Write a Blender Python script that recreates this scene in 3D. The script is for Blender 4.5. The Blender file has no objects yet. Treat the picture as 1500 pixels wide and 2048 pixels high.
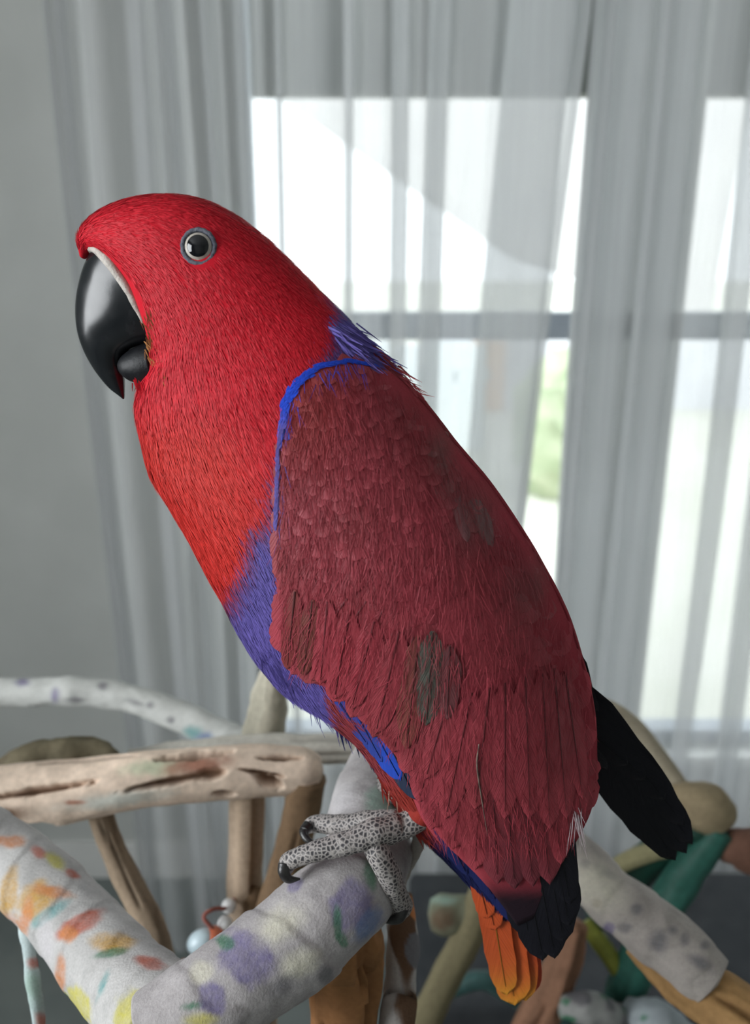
import bpy, bmesh, math, random
import numpy as np
from mathutils import Vector, Matrix, noise
from mathutils.bvhtree import BVHTree

random.seed(7)
RNG = np.random.default_rng(7)
sc = bpy.context.scene
COL = sc.collection

# ------------------------------------------------------------------ camera
FPX = 1700.0                       # focal length in pixels of the 1500x2048 frame
PITCH = math.atan(FPX / 5300.0)
CZ = 1.40
cp, sp = math.cos(PITCH), math.sin(PITCH)
cam_d = bpy.data.cameras.new('camera')
cam = bpy.data.objects.new('camera', cam_d)
COL.objects.link(cam)
cam.location = (0, 0, CZ)
cam.rotation_euler = (math.pi / 2 - PITCH, 0, 0)
cam_d.sensor_fit = 'HORIZONTAL'
cam_d.sensor_width = 36
cam_d.lens = FPX / 1500 * 36
cam_d.clip_start = 0.02
cam_d.dof.use_dof = True
cam_d.dof.focus_distance = 0.325
cam_d.dof.aperture_fstop = cam_d.lens / 3.6
sc.camera = cam

# ------------------------------------------------------------------ world, lights, exposure
SKY = 3.6
world = bpy.data.worlds.new('overcast_sky')
sc.world = world
world.use_nodes = True
wn = world.node_tree.nodes
wl = world.node_tree.links
wn.clear()
wo = wn.new('ShaderNodeOutputWorld')
wb = wn.new('ShaderNodeBackground')
wb.inputs['Color'].default_value = (0.93, 0.97, 1.0, 1)
wb.inputs['Strength'].default_value = SKY
wl.new(wb.outputs[0], wo.inputs[0])

def area(name, loc, target, sx, sy, power, col):
    d = bpy.data.lights.new(name, 'AREA')
    d.shape = 'RECTANGLE'; d.size = sx; d.size_y = sy; d.energy = power; d.color = col
    o = bpy.data.objects.new(name, d); COL.objects.link(o)
    o.location = loc
    o.rotation_euler = (Vector(target) - Vector(loc)).to_track_quat('-Z', 'Y').to_euler()
    return o
# daylight of the second window, in the left wall beside and behind the camera (mirrored in the beak and the eye);
# it fills the opening at the outer face of that wall
area('window_left_offscreen', (-1.83, -0.45, 1.55), (0.0, -0.45, 1.55), 1.34, 1.30, 44, (0.95, 0.98, 1.0))

vs = sc.view_settings
vs.view_transform = 'Standard'
try: vs.look = 'None'
except Exception: pass
vs.exposure = 0.0
vs.gamma = 1.0
vs.use_curve_mapping = False

# ------------------------------------------------------------------ pixel <-> space helpers
def rays(px, py):
    px = np.asarray(px, float); py = np.asarray(py, float)
    cx = (px - 750) / FPX; cy = (1024 - py) / FPX
    return np.stack([cx + 0 * cy, cp + cy * sp, -sp + cy * cp], -1)

def at_y(px, py, Y):
    r = rays(px, py)
    t = np.asarray(Y) / r[..., 1]
    return r * t[..., None] + np.array([0, 0, CZ])

def depth_y(px, py, Y):
    return np.asarray(Y) / rays(px, py)[..., 1]

def project(P):
    P = np.asarray(P) - np.array([0, 0, CZ])
    zc = P[..., 1] * cp - P[..., 2] * sp
    yc = P[..., 1] * sp + P[..., 2] * cp
    return 750 + FPX * P[..., 0] / zc, 1024 - FPX * yc / zc

def catmull(P, n):
    P = np.asarray(P, float)
    m = len(P)
    ext = np.vstack([2 * P[0] - P[1], P, 2 * P[-1] - P[-2]])
    t = np.linspace(0, m - 1, n)
    i = np.minimum(t.astype(int), m - 2); f = (t - i)[:, None]
    p0, p1, p2, p3 = ext[i], ext[i + 1], ext[i + 2], ext[i + 3]
    return 0.5 * (2 * p1 + (p2 - p0) * f + (2 * p0 - 5 * p1 + 4 * p2 - p3) * f ** 2 + (3 * p1 - p0 - 3 * p2 + p3) * f ** 3)

def sstep(a, b, x):
    t = np.clip((x - a) / (b - a), 0, 1)
    return t * t * (3 - 2 * t)

def norm(v):
    return v / np.maximum(np.linalg.norm(v, axis=-1, keepdims=True), 1e-12)

def srgb(r, g, b):
    f = lambda c: (c / 255 / 12.92) if c <= 10 else ((c / 255 + 0.055) / 1.055) ** 2.4
    return np.array([f(r), f(g), f(b)])

_ph = RNG.uniform(0, 6.28, (24, 3)); _fr = RNG.normal(0, 1, (24, 3))
def nz(P, scale, k=0):
    """smooth vectorised noise in about -1..1"""
    P = np.asarray(P, float) * scale
    out = 0
    for j in range(8):
        q = (j + 5 * k) % 24
        out = out + np.sin(P @ _fr[q] * 1.7 + _ph[q, 0] + 1.3 * np.sin(P @ _fr[(q + 7) % 24] + _ph[q, 1]))
    return out / 4.0

# ------------------------------------------------------------------ object helpers
def tag(o, label=None, cat=None, group=None, kind=None):
    if label: o['label'] = label
    if cat: o['category'] = cat
    if group: o['group'] = group
    if kind: o['kind'] = kind
    return o

def empty(name, loc, label=None, cat=None, group=None):
    o = bpy.data.objects.new(name, None)
    o.empty_display_size = 0.02
    o.location = loc
    COL.objects.link(o)
    return tag(o, label, cat, group)

def world_loc(o):
    v = Vector((0, 0, 0))
    while o is not None:
        v += o.location; o = o.parent
    return v

def mesh(name, V, F, m, parent=None, col=None, uv=None, smooth=True, kind=None, pivot=True):
    """V in world space; one mesh object, child of parent"""
    V = np.asarray(V, float).reshape(-1, 3)
    base = world_loc(parent) if parent is not None else Vector(V.mean(0) if pivot else (0, 0, 0))
    me = bpy.data.meshes.new(name)
    if isinstance(F, np.ndarray) and F.ndim == 2:
        k = F.shape[1]
        me.vertices.add(len(V))
        me.vertices.foreach_set('co', (V - np.array(base)).ravel())
        me.loops.add(F.size)
        me.loops.foreach_set('vertex_index', F.ravel().astype(np.int32))
        me.polygons.add(len(F))
        me.polygons.foreach_set('loop_start', (np.arange(len(F)) * k).astype(np.int32))
        me.update(calc_edges=True)
        me.validate()
    else:
        me.from_pydata((V - np.array(base)).tolist(), [], [list(map(int, f)) for f in F])
        me.update()
    if smooth:
        me.polygons.foreach_set('use_smooth', np.ones(len(me.polygons), bool))
    if col is not None:
        a = me.color_attributes.new('Col', 'FLOAT_COLOR', 'POINT')
        c = np.ones((len(V), 4)); c[:, :3] = np.clip(col, 0, 1)
        a.data.foreach_set('color', c.ravel())
    if uv is not None:
        l = me.uv_layers.new(name='UVMap')
        li = np.zeros(len(me.loops), np.int32); me.loops.foreach_get('vertex_index', li)
        l.data.foreach_set('uv', np.asarray(uv, float)[li].ravel())
    o = bpy.data.objects.new(name, me)
    me.materials.append(m)
    COL.objects.link(o)
    if parent is not None: o.parent = parent
    else: o.location = base
    if kind: o['kind'] = kind
    return o

def grid_faces(S, R, wrap=True, off=0):
    i = np.arange(S - 1)[:, None]
    j = np.arange(R if wrap else R - 1)[None, :]
    j2 = (j + 1) % R
    a = i * R + j; b = i * R + j2; c = (i + 1) * R + j2; d = (i + 1) * R + j
    return np.stack([a, b, c, d], -1).reshape(-1, 4) + off

def box(name, lo, hi, m, parent=None, kind=None, bevel=0.0):
    lo = np.array(lo, float); hi = np.array(hi, float)
    V = np.array([[x, y, z] for x in (lo[0], hi[0]) for y in (lo[1], hi[1]) for z in (lo[2], hi[2])])
    F = [(0, 1, 3, 2), (4, 6, 7, 5), (0, 4, 5, 1), (2, 3, 7, 6), (0, 2, 6, 4), (1, 5, 7, 3)]
    o = mesh(name, V, F, m, parent, smooth=False, kind=kind)
    if bevel:
        b = o.modifiers.new('bevel', 'BEVEL'); b.width = bevel; b.segments = 2
    return o

# ------------------------------------------------------------------ materials
def new_mat(name):
    m = bpy.data.materials.new(name); m.use_nodes = True
    n = m.node_tree.nodes; l = m.node_tree.links
    n.clear()
    return m, n, l

def ramp(n, stops):
    r = n.new('ShaderNodeValToRGB')
    e = r.color_ramp.elements
    while len(e) < len(stops): e.new(0.5)
    for k, (p, c) in enumerate(stops):
        e[k].position = p; e[k].color = (*c, 1) if len(c) == 3 else c
    return r

def principled(n, l, rough=0.6, spec=0.3, col=None):
    o = n.new('ShaderNodeOutputMaterial'); b = n.new('ShaderNodeBsdfPrincipled')
    b.inputs['Roughness'].default_value = rough
    b.inputs['Specular IOR Level'].default_value = spec
    if col is not None: b.inputs['Base Color'].default_value = (*col, 1)
    l.new(b.outputs[0], o.inputs[0])
    return b

def noise_mat(name, c1, c2, scale=20, rough=0.7, spec=0.3, bump=0.2, detail=6, bscale=None, stretch=None):
    m, n, l = new_mat(name)
    b = principled(n, l, rough, spec)
    tc = n.new('ShaderNodeTexCoord'); src = tc.outputs['Object']
    if stretch:
        mp = n.new('ShaderNodeMapping'); mp.inputs['Scale'].default_value = stretch
        l.new(src, mp.inputs[0]); src = mp.outputs[0]
    t = n.new('ShaderNodeTexNoise'); t.inputs['Scale'].default_value = scale; t.inputs['Detail'].default_value = detail
    l.new(src, t.inputs['Vector'])
    r = ramp(n, [(0.35, c1), (0.65, c2)])
    l.new(t.outputs['Fac'], r.inputs[0]); l.new(r.outputs[0], b.inputs['Base Color'])
    if bump:
        t2 = n.new('ShaderNodeTexNoise'); t2.inputs['Scale'].default_value = bscale or scale * 4; t2.inputs['Detail'].default_value = 5
        l.new(src, t2.inputs['Vector'])
        bp_ = n.new('ShaderNodeBump'); bp_.inputs['Strength'].default_value = bump; bp_.inputs['Distance'].default_value = 0.002
        l.new(t2.outputs['Fac'], bp_.inputs['Height']); l.new(bp_.outputs[0], b.inputs['Normal'])
    return m

def vcol_mat(name, rough=0.7, spec=0.25, nscale=400, amount=0.25, bump=0.25, bdist=0.0006, sheen=0.0):
    """base colour from the painted vertex attribute, fine grain from noise"""
    m, n, l = new_mat(name)
    b = principled(n, l, rough, spec)
    a = n.new('ShaderNodeAttribute'); a.attribute_name = 'Col'
    tc = n.new('ShaderNodeTexCoord')
    t = n.new('ShaderNodeTexNoise'); t.inputs['Scale'].default_value = nscale; t.inputs['Detail'].default_value = 6
    l.new(tc.outputs['Object'], t.inputs['Vector'])
    r = ramp(n, [(0.25, (1 - amount,) * 3), (0.75, (1 + 0.0,) * 3)])
    l.new(t.outputs['Fac'], r.inputs[0])
    mx = n.new('ShaderNodeMix'); mx.data_type = 'RGBA'; mx.blend_type = 'MULTIPLY'; mx.inputs[0].default_value = 1
    l.new(a.outputs['Color'], mx.inputs[6]); l.new(r.outputs[0], mx.inputs[7])
    l.new(mx.outputs[2], b.inputs['Base Color'])
    if sheen:
        b.inputs['Sheen Weight'].default_value = sheen
        b.inputs['Sheen Roughness'].default_value = 0.4
    if bump:
        bp_ = n.new('ShaderNodeBump'); bp_.inputs['Strength'].default_value = bump; bp_.inputs['Distance'].default_value = bdist
        l.new(t.outputs['Fac'], bp_.inputs['Height']); l.new(bp_.outputs[0], b.inputs['Normal'])
    return m

M = {}
M['wall'] = noise_mat('wall_paint', (0.42, 0.43, 0.41), (0.46, 0.47, 0.45), 6, 0.85, 0.2, 0.08, bscale=200)
M['ceiling'] = noise_mat('ceiling_paint', (0.62, 0.62, 0.61), (0.66, 0.66, 0.65), 5, 0.9, 0.1, 0.05, bscale=150)
M['floor'] = noise_mat('floor_vinyl', (0.13, 0.15, 0.145), (0.17, 0.19, 0.18), 9, 0.6, 0.3, 0.1)
M['frame'] = noise_mat('window_frame_paint', (0.40, 0.44, 0.50), (0.44, 0.48, 0.54), 12, 0.5, 0.4, 0.03)
M['skirting'] = noise_mat('skirting_paint', (0.6, 0.6, 0.58), (0.65, 0.65, 0.63), 10, 0.5, 0.4, 0.03)

# ------------------------------------------------------------------ room shell
YW = 1.62                        # inner face of the window wall
YC = 1.40                        # curtain line
XL, XR, YR, ZC = -1.70, 1.75, -2.2, 2.55
def wx(px, py, Y): return float(at_y(px, py, Y)[0])
def wz(py, Y): return float(at_y(750, py, Y)[2])
WX0, WX1 = wx(487, 400, YW), 1.45
WZ0, WZ1 = wz(1500, YW), 2.30
T = 0.12
def struct(name, lo, hi, m, parent=None):
    o = box(name, lo, hi, m, parent)
    if parent is None: o['kind'] = 'structure'
    return o
struct('floor', (XL - T, YR - T, -0.1), (XR + T, YW + T, 0), M['floor'])
struct('ceiling', (XL - T, YR - T, ZC), (XR + T, YW + T, ZC + 0.1), M['ceiling'])
def wall_with_hole(name, axis, c0, c1, a0, a1, h0, h1, z0, z1, m):
    """wall slab between c0..c1 across 'axis', spanning a0..a1, hole h0..h1 x z0..z1; one mesh"""
    V, F = [], []
    def bxx(p0, p1, q0, q1):
        if axis == 'y': lo, hi = (p0, c0, q0), (p1, c1, q1)
        else: lo, hi = (c0, p0, q0), (c1, p1, q1)
        k = len(V)
        V.extend([[x, y, z] for x in (lo[0], hi[0]) for y in (lo[1], hi[1]) for z in (lo[2], hi[2])])
        F.extend([tuple(k + q for q in f) for f in [(0, 1, 3, 2), (4, 6, 7, 5), (0, 4, 5, 1), (2, 3, 7, 6), (0, 2, 6, 4), (1, 5, 7, 3)]])
    bxx(a0, h0, 0, ZC); bxx(h1, a1, 0, ZC); bxx(h0, h1, 0, z0); bxx(h0, h1, z1, ZC)
    o = mesh(name, V, F, m, smooth=False); o['kind'] = 'structure'
    return o
wall_with_hole('wall_back', 'y', YW, YW + T, XL - T, XR + T, WX0, WX1, WZ0, WZ1, M['wall'])
wall_with_hole('wall_left', 'x', XL - T, XL, YR, YW, -1.12, 0.22, 0.90, 2.20, M['wall'])
struct('wall_right', (XR, YR, 0), (XR + T, YW, ZC), M['wall'])
struct('wall_rear', (XL - T, YR - T, 0), (XR + T, YR, ZC), M['wall'])
struct('baseboard_back', (XL, YW - 0.014, 0), (XR, YW, 0.09), M['skirting'])

# glass
mg, n_, l_ = new_mat('window_glass')
o_ = n_.new('ShaderNodeOutputMaterial'); mxs = n_.new('ShaderNodeMixShader')
tr = n_.new('ShaderNodeBsdfTransparent'); gl = n_.new('ShaderNodeBsdfGlossy'); gl.inputs['Roughness'].default_value = 0.03
tr.inputs['Color'].default_value = (0.95, 0.97, 0.97, 1)
mxs.inputs[0].default_value = 0.05
l_.new(tr.outputs[0], mxs.inputs[1]); l_.new(gl.outputs[0], mxs.inputs[2]); l_.new(mxs.outputs[0], o_.inputs[0])
M['glass'] = mg

win = empty('window_1', (0.5 * (WX0 + WX1), YW, WZ0)); win['kind'] = 'structure'
fy0, fy1 = YW + 0.03, YW + 0.08
RZ0, RZ1 = wz(680, fy0), wz(626, fy0)            # horizontal rail
fw = 0.035
for nm, lo, hi in [('frame_rail', (WX0, fy0, WZ0), (WX1, fy1, WZ0 + 0.03)),
                   ('frame_rail', (WX0, fy0, RZ0), (WX1, fy1, RZ1)),
                   ('frame_rail', (WX0, fy0, WZ1 - fw), (WX1, fy1, WZ1)),
                   ('frame_stile', (WX0 - 0.002, fy0, WZ0), (WX0 + 0.012, fy1, WZ1)),
                   ('frame_stile', (WX1 - fw, fy0, WZ0), (WX1, fy1, WZ1)),
                   ('pier', (wx(1190, 400, fy0), fy0, WZ0), (wx(1392, 400, fy0), fy1 + 0.04, WZ1))]:
    box(nm, lo, hi, M['wall'] if nm == 'pier' else M['frame'], win)
box('pane', (WX0 + 0.01, fy0 + 0.02, WZ0 + 0.02), (WX1 - 0.02, fy0 + 0.026, RZ0 + 0.005), M['glass'], win)
box('pane', (WX0 + 0.01, fy0 + 0.02, RZ1 - 0.005), (WX1 - 0.02, fy0 + 0.026, WZ1 - 0.02), M['glass'], win)
box('window_sill', (WX0 - 0.03, YW - 0.03, WZ0 - 0.025), (WX1 + 0.03, YW + 0.03, WZ0), M['skirting'], win)

win2 = empty('window_2', (XL, -0.45, 0.90)); win2['kind'] = 'structure'
for lo, hi in [((XL - .09, -1.12, .90), (XL - .04, .22, .94)), ((XL - .09, -1.12, 2.16), (XL - .04, .22, 2.20)),
               ((XL - .09, -1.12, .90), (XL - .04, -1.08, 2.20)), ((XL - .09, .18, .90), (XL - .04, .22, 2.20))]:
    box('frame_rail', lo, hi, M['frame'], win2)

# ------------------------------------------------------------------ sheer curtains
mc, n_, l_ = new_mat('sheer_voile')
o_ = n_.new('ShaderNodeOutputMaterial')
dif = n_.new('ShaderNodeBsdfDiffuse'); trl = n_.new('ShaderNodeBsdfTranslucent'); tra = n_.new('ShaderNodeBsdfTransparent')
dif.inputs['Color'].default_value = (0.60, 0.61, 0.61, 1); trl.inputs['Color'].default_value = (0.62, 0.63, 0.64, 1)
m1 = n_.new('ShaderNodeMixShader'); m1.inputs[0].default_value = 0.42
m2 = n_.new('ShaderNodeMixShader'); m2.inputs[0].default_value = 0.62
l_.new(dif.outputs[0], m1.inputs[1]); l_.new(trl.outputs[0], m1.inputs[2])
l_.new(tra.outputs[0], m2.inputs[1]); l_.new(m1.outputs[0], m2.inputs[2]); l_.new(m2.outputs[0], o_.inputs[0])
tc = n_.new('ShaderNodeTexCoord'); mp = n_.new('ShaderNodeMapping'); mp.inputs['Scale'].default_value = (45, 45, 1.0)
tn = n_.new('ShaderNodeTexNoise'); tn.inputs['Scale'].default_value = 3.0; tn.inputs['Detail'].default_value = 3
rr = ramp(n_, [(0.3, (0.48, 0.48, 0.48)), (0.7, (0.56, 0.56, 0.56))])
l_.new(tc.outputs['Object'], mp.inputs[0]); l_.new(mp.outputs[0], tn.inputs['Vector'])
l_.new(tn.outputs['Fac'], rr.inputs[0]); l_.new(rr.outputs[0], m2.inputs[0])
M['voile'] = mc

def curtain(name, x0, x1, bands, label, slant0=0.0, slant1=0.0, amp=0.022, ph=0.0):
    """plan path in frame columns of row 100; bands are places where the cloth doubles back"""
    pts = []
    def X(p): return wx(p, 100, YC)
    cur = X(x0); y = YC
    pts.append((cur, y))
    for a, b in bands:
        a, b = X(a), X(b)
        g = a - cur
        k = max(3, int(g / 0.022))
        for q in range(1, k):
            t = q / k
            pts.append((cur + g * t, y - amp * math.sin(math.pi * t) + 0.3 * amp * math.sin(ph + 5.1 * t + cur * 9)))
        w = b - a
        d = min(0.028, 0.010 + 0.35 * w)
        pts += [(a + 0.0 * w, y + 0.2 * d), (b - 0.12 * w, y - 0.1 * d), (b, y + 0.35 * d), (b - 0.12 * w, y + 0.6 * d),
                (a + 0.12 * w, y + 0.75 * d), (a, y + 1.0 * d), (a + 0.12 * w, y + 1.25 * d), (b, y + 1.2 * d)]
        cur = b; 
        pts.append((b + 0.008, y + 0.9 * d)); pts.append((b + 0.02, y + 0.3 * d))
        cur = b + 0.02
    e = X(x1)
    g = e - cur
    k = max(2, int(g / 0.03))
    for q in range(1, k + 1):
        pts.append((cur + g * q / k, y + amp * math.sin(ph + q * 2.1 + cur * 9)))
    N = 14 * len(pts)
    P = catmull(np.array(pts), N)
    Zs = np.linspace(0.015, 2.37, 40)
    s = np.linspace(0, 1, N)
    V = []
    for z in Zs:
        dz = min(z - 1.72, 0.0)
        xo = slant0 * dz * (1 - s) ** 6 + slant1 * dz * s ** 6 + 0.004 * np.sin(3.1 * z + 14 * s)
        yo = 0.006 * np.sin(2.3 * z + 22 * s)
        V.append(np.stack([P[:, 0] + xo, P[:, 1] + yo, np.full(N, z)], -1))
    V = np.array(V)
    return tag(mesh(name, V, grid_faces(len(Zs), N, False), M['voile']), label, 'curtain')
curtain('sheer_curtain', 112, 1162,
        [(114, 140), (246, 284), (318, 342), (404, 420), (468, 494), (546, 562), (682, 702), (786, 818), (866, 906), (1022, 1150)],
        'sheer grey curtain panel hanging from the bare wall to the narrow bright gap', slant1=0.072)
curtain('sheer_curtain', 1184, 2420, [(1186, 1198), (1202, 1300), (1322, 1396), (1520, 1560), (1640, 1680), (1800, 1870), (1960, 2000), (2120, 2190), (2290, 2330)],
        'sheer grey curtain panel on the far side of the narrow bright gap', amp=0.018, ph=1.0, slant0=0.0)
mrod = noise_mat('rod_metal', (0.3, 0.3, 0.3), (0.36, 0.36, 0.36), 30, 0.35, 0.5, 0.02)
def cyl_between(name, a, b, r, m, parent=None, seg=16):
    a = np.array(a, float); b = np.array(b, float)
    d = norm(b - a); s = norm(np.cross(d, [0.3, 0.2, 0.9])); u = np.cross(d, s)
    th = np.linspace(0, 2 * np.pi, seg, endpoint=False)
    ring = np.cos(th)[:, None] * s + np.sin(th)[:, None] * u
    V = np.vstack([a + ring * r, b + ring * r])
    F = [tuple(f) for f in grid_faces(2, seg)] + [tuple(range(seg - 1, -1, -1)), tuple(range(seg, 2 * seg))]
    return mesh(name, V, F, m, parent)
rod = empty('curtain_rod', (-0.7, YW, 2.38), 'metal rod that carries the sheer curtains above the window', 'curtain rod')
cyl_between('pole', (-0.72, YC + 0.01, 2.378), (1.58, YC + 0.01, 2.378), 0.010, mrod, rod)
for bx_ in (-0.66, 1.52):
    cyl_between('bracket', (bx_, YC, 2.378), (bx_, YW + 0.005, 2.378), 0.006, mrod, rod)

# ------------------------------------------------------------------ outside the window
M['lawn'] = noise_mat('dry_lawn', (0.62, 0.62, 0.54), (0.67, 0.66, 0.60), 3, 0.9, 0.1, 0.3)
M['render'] = noise_mat('peach_render', (0.72, 0.50, 0.36), (0.76, 0.55, 0.40), 3, 0.9, 0.1, 0.1)
M['roofsheet'] = noise_mat('roof_sheet', (0.62, 0.60, 0.60), (0.66, 0.64, 0.63), 2, 0.7, 0.2, 0.1)
M['pale'] = noise_mat('pale_boards', (0.74, 0.78, 0.82), (0.80, 0.83, 0.86), 3, 0.8, 0.2, 0.1)
M['fascia'] = noise_mat('dark_fascia', (0.06, 0.065, 0.06), (0.10, 0.10, 0.09), 4, 0.8, 0.2, 0.1)
M['hedge'] = noise_mat('hedge_leaves', (0.40, 0.48, 0.30), (0.58, 0.62, 0.44), 5, 0.8, 0.2, 0.8)
GZ = 0.05
o = box('lawn', (-12, YW + 0.5, GZ - 0.2), (16, 30, GZ), M['lawn']); tag(o, kind='structure')
YH = 7.0
M['stucco'] = noise_mat('pale_stucco', (0.66, 0.66, 0.70), (0.72, 0.72, 0.75), 3, 0.9, 0.1, 0.1)
house = empty('house', (0.6, YH, GZ), 'neighbouring house with pale sloping roof beyond the window', 'building')
def pxbox(nm, x0, x1, y0, y1, Y, th, m, parent):
    a = at_y(x0, y1, Y); b = at_y(x1, y0, Y)
    return box(nm, (a[0], Y, max(min(a[2], b[2]), GZ - 0.05)), (b[0], Y + th, max(a[2], b[2])), m, parent)
wall_z = wz(676, YH)
box('wall', (wx(880, 700, YH), YH, GZ - 0.02), (wx(1650, 700, YH), YH + 2.5, wall_z), M['stucco'], house)
pxbox('garage_door', 944, 1012, 684, 850, YH - 0.03, 0.05, M['render'], house)
pxbox('white_door', 896, 940, 684, 850, YH - 0.03, 0.05, M['pale'], house)
# roof slope, its lower edge falling to the right
q = [at_y(560, 196, YH), at_y(1030, 520, YH), at_y(1420, 640, YH), at_y(1500, 196, YH)]
q = [np.array(v) for v in q]
V = q + [v + np.array([0, 0.12, 0]) for v in q]
mesh('roof', V, [(0, 1, 2, 3), (7, 6, 5, 4), (0, 4, 5, 1), (1, 5, 6, 2), (2, 6, 7, 3), (3, 7, 4, 0)], M['roofsheet'], house, smooth=False)
fen = empty('garden_fence', (-0.4, 5.6, GZ), 'pale board fence standing across the garden lawn', 'fence')
fz = wz(690, 5.6)
for k in range(15):
    x = -2.4 + k * 0.21
    box('board', (x, 5.6, GZ - 0.01), (x + 0.19, 5.63, fz + 0.02 * (k % 2)), M['pale'], fen)
box('rail', (-2.45, 5.63, 0.5), (0.76, 5.67, 0.58), M['pale'], fen)
def leaf_mound(name, c, r, label, m, seed):
    rs = np.random.default_rng(seed)
    th = np.linspace(0, np.pi, 22); ph = np.linspace(0, 2 * np.pi, 40, endpoint=False)
    D = np.stack([np.sin(th)[:, None] * np.cos(ph), np.sin(th)[:, None] * np.sin(ph), np.cos(th)[:, None] + 0 * ph], -1)
    rad = 1 + 0.12 * nz(D, 4, seed % 4) + 0.10 * nz(D, 11, (seed + 1) % 4)
    V = np.array(c) + D * rad[..., None] * np.array(r)
    V[..., 2] = np.maximum(V[..., 2], GZ - 0.02)
    return tag(mesh(name, V, grid_faces(22, 40), m), label, 'shrub')
leaf_mound('shrub', (wx(1140, 900, 4.6), 4.6, GZ + 0.35), (0.32, 0.3, 0.45), 'leafy green shrub seen through the narrow curtain gap', M['hedge'], 3)
eave = box('eave', (WX0 - 0.4, YW + 0.55, wz(188, YW + 0.55)), (WX1 + 0.6, YW + 0.62, wz(-20, YW + 0.55)), M['fascia'])
tag(eave, 'dark timber fascia board of the eave above the window', 'eave')
# ------------------------------------------------------------------ branches
def pp(px, py, Y, r):
    return (*at_y(px, py, Y), r * float(depth_y(px, py, Y)) / FPX)

def tube_grid(pts, S, R, lump=0.06, lsc=40, seed=0, caps=0.5):
    C = catmull(np.array(pts), S)
    P, rad = C[:, :3], np.maximum(C[:, 3], 1e-4)
    Tn = norm(np.gradient(P, axis=0))
    ref = np.array([0.12, 0.97, 0.2])
    A = norm(np.cross(Tn, ref)); B = np.cross(Tn, A)     # B close to +ref: theta 0 at the far side
    th = np.linspace(0, 2 * np.pi, R, endpoint=False)
    D = np.cos(th)[None, :, None] * B[:, None] + np.sin(th)[None, :, None] * A[:, None]
    s = np.concatenate([[0], np.cumsum(np.linalg.norm(np.diff(P, axis=0), axis=1))])
    return P, rad, D, th, s

def tube(name, pts, m, parent=None, S=60, R=32, lump=0.06, lsc=60, seed=0, color=None, groove=0.0, gk=(2.2, 14), gthr=0.55,
         wrap=0.0, wpitch=0.02, label=None, base=(0.6, 0.55, 0.5), dark=(0.08, 0.05, 0.035), kind=None):
    P, rad, D, th, s = tube_grid(pts, S, R)
    q = np.stack([np.cos(th)[None] * gk[0] + 0 * s[:, None], np.sin(th)[None] * gk[0] + 0 * s[:, None], s[:, None] * gk[1] + 0 * th[None]], -1)
    r = rad[:, None] * (1 + lump * nz(P[:, None] + D * rad[:, None, None], lsc, seed % 4)
                        + 0.35 * lump * nz(P[:, None] + D * rad[:, None, None], lsc * 3.3, (seed + 1) % 4))
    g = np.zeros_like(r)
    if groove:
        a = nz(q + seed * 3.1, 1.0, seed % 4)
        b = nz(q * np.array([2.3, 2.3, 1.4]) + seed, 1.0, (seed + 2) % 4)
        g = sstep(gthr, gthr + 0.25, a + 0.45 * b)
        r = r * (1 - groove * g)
    if wrap:
        f = (s[:, None] / wpitch + th[None] / (2 * np.pi) + 0.15 * nz(P[:, None] + D * 0.02, 60, 2)) % 1.0
        r = r + wrap * (f - 0.5) * (1 - sstep(0.93, 1.0, f))
    V = P[:, None] + D * r[..., None]
    V = V.reshape(-1, 3)
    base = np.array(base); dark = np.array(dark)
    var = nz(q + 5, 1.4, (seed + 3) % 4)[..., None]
    col = base * (1 + 0.16 * var) * (1 - 0.3 * g[..., None]) + 0.3 * dark * g[..., None]  # grooves tinted darker: brown stain plus some painted recess shade
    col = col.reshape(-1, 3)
    if color is not None:
        Nn = D.reshape(-1, 3)
        col = color(V, Nn, col)
        if isinstance(col, tuple):
            col, cut = col
            V = V - Nn * (cut * np.repeat(rad, R))[:, None]
    F = [tuple(f) for f in grid_faces(S, R)]
    n0 = len(V)
    t0, t1 = norm(P[0] - P[1]), norm(P[-1] - P[-2])
    V = np.vstack([V, P[0] + t0 * rad[0] * 0.25, P[-1] + t1 * rad[-1] * 0.25])
    col = np.vstack([col, col[:R].mean(0), col[-R:].mean(0)])
    F += [(n0, (j + 1) % R, j) for j in range(R)]
    F += [(n0 + 1, n0 - R + j, n0 - R + (j + 1) % R) for j in range(R)]
    o = mesh(name, V, F, m, parent, col=col, kind=kind)
    if label: o['label'] = label
    return o

PAL = dict(purple=srgb(120, 112, 150), green=srgb(75, 122, 96), yellow=srgb(196, 188, 84), orange=srgb(204, 134, 86), red=srgb(186, 102, 82),
           teal=srgb(110, 160, 160), pale=srgb(200, 196, 198), ochre=srgb(196, 154, 78), grey=srgb(120, 118, 122), blue=srgb(110, 130, 170), cream=srgb(212, 208, 190),
           mint=srgb(160, 186, 172), brown=srgb(110, 84, 66))
def cracker(spots):
    def f(V, Nn, col):
        px, py = project(V)
        c = col.copy(); cut = np.zeros(len(V))
        for (x, y, rx, ry, ang, name, soft) in spots:
            ca, sa = math.cos(math.radians(ang)), math.sin(math.radians(ang))
            dx, dy = px - x, py - y
            u = (dx * ca + dy * sa) / rx; v = (-dx * sa + dy * ca) / ry
            d = np.sqrt(u * u + v * v) + 0.2 * nz(V, 200, 1) + 0.1 * nz(V, 600, 2)
            mk = 1 - sstep(1 - soft, 1 + soft, d)
            if name == 'crack': cut = np.maximum(cut, 0.5 * mk)
            c = c * (1 - mk[:, None]) + PAL[name] * mk[:, None]
        return c, cut
    return f
PAL['crack'] = srgb(150, 120, 98); PAL['rust'] = srgb(176, 128, 108); PAL['lime'] = srgb(206, 208, 180); PAL['ashy'] = srgb(206, 206, 196)
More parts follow.
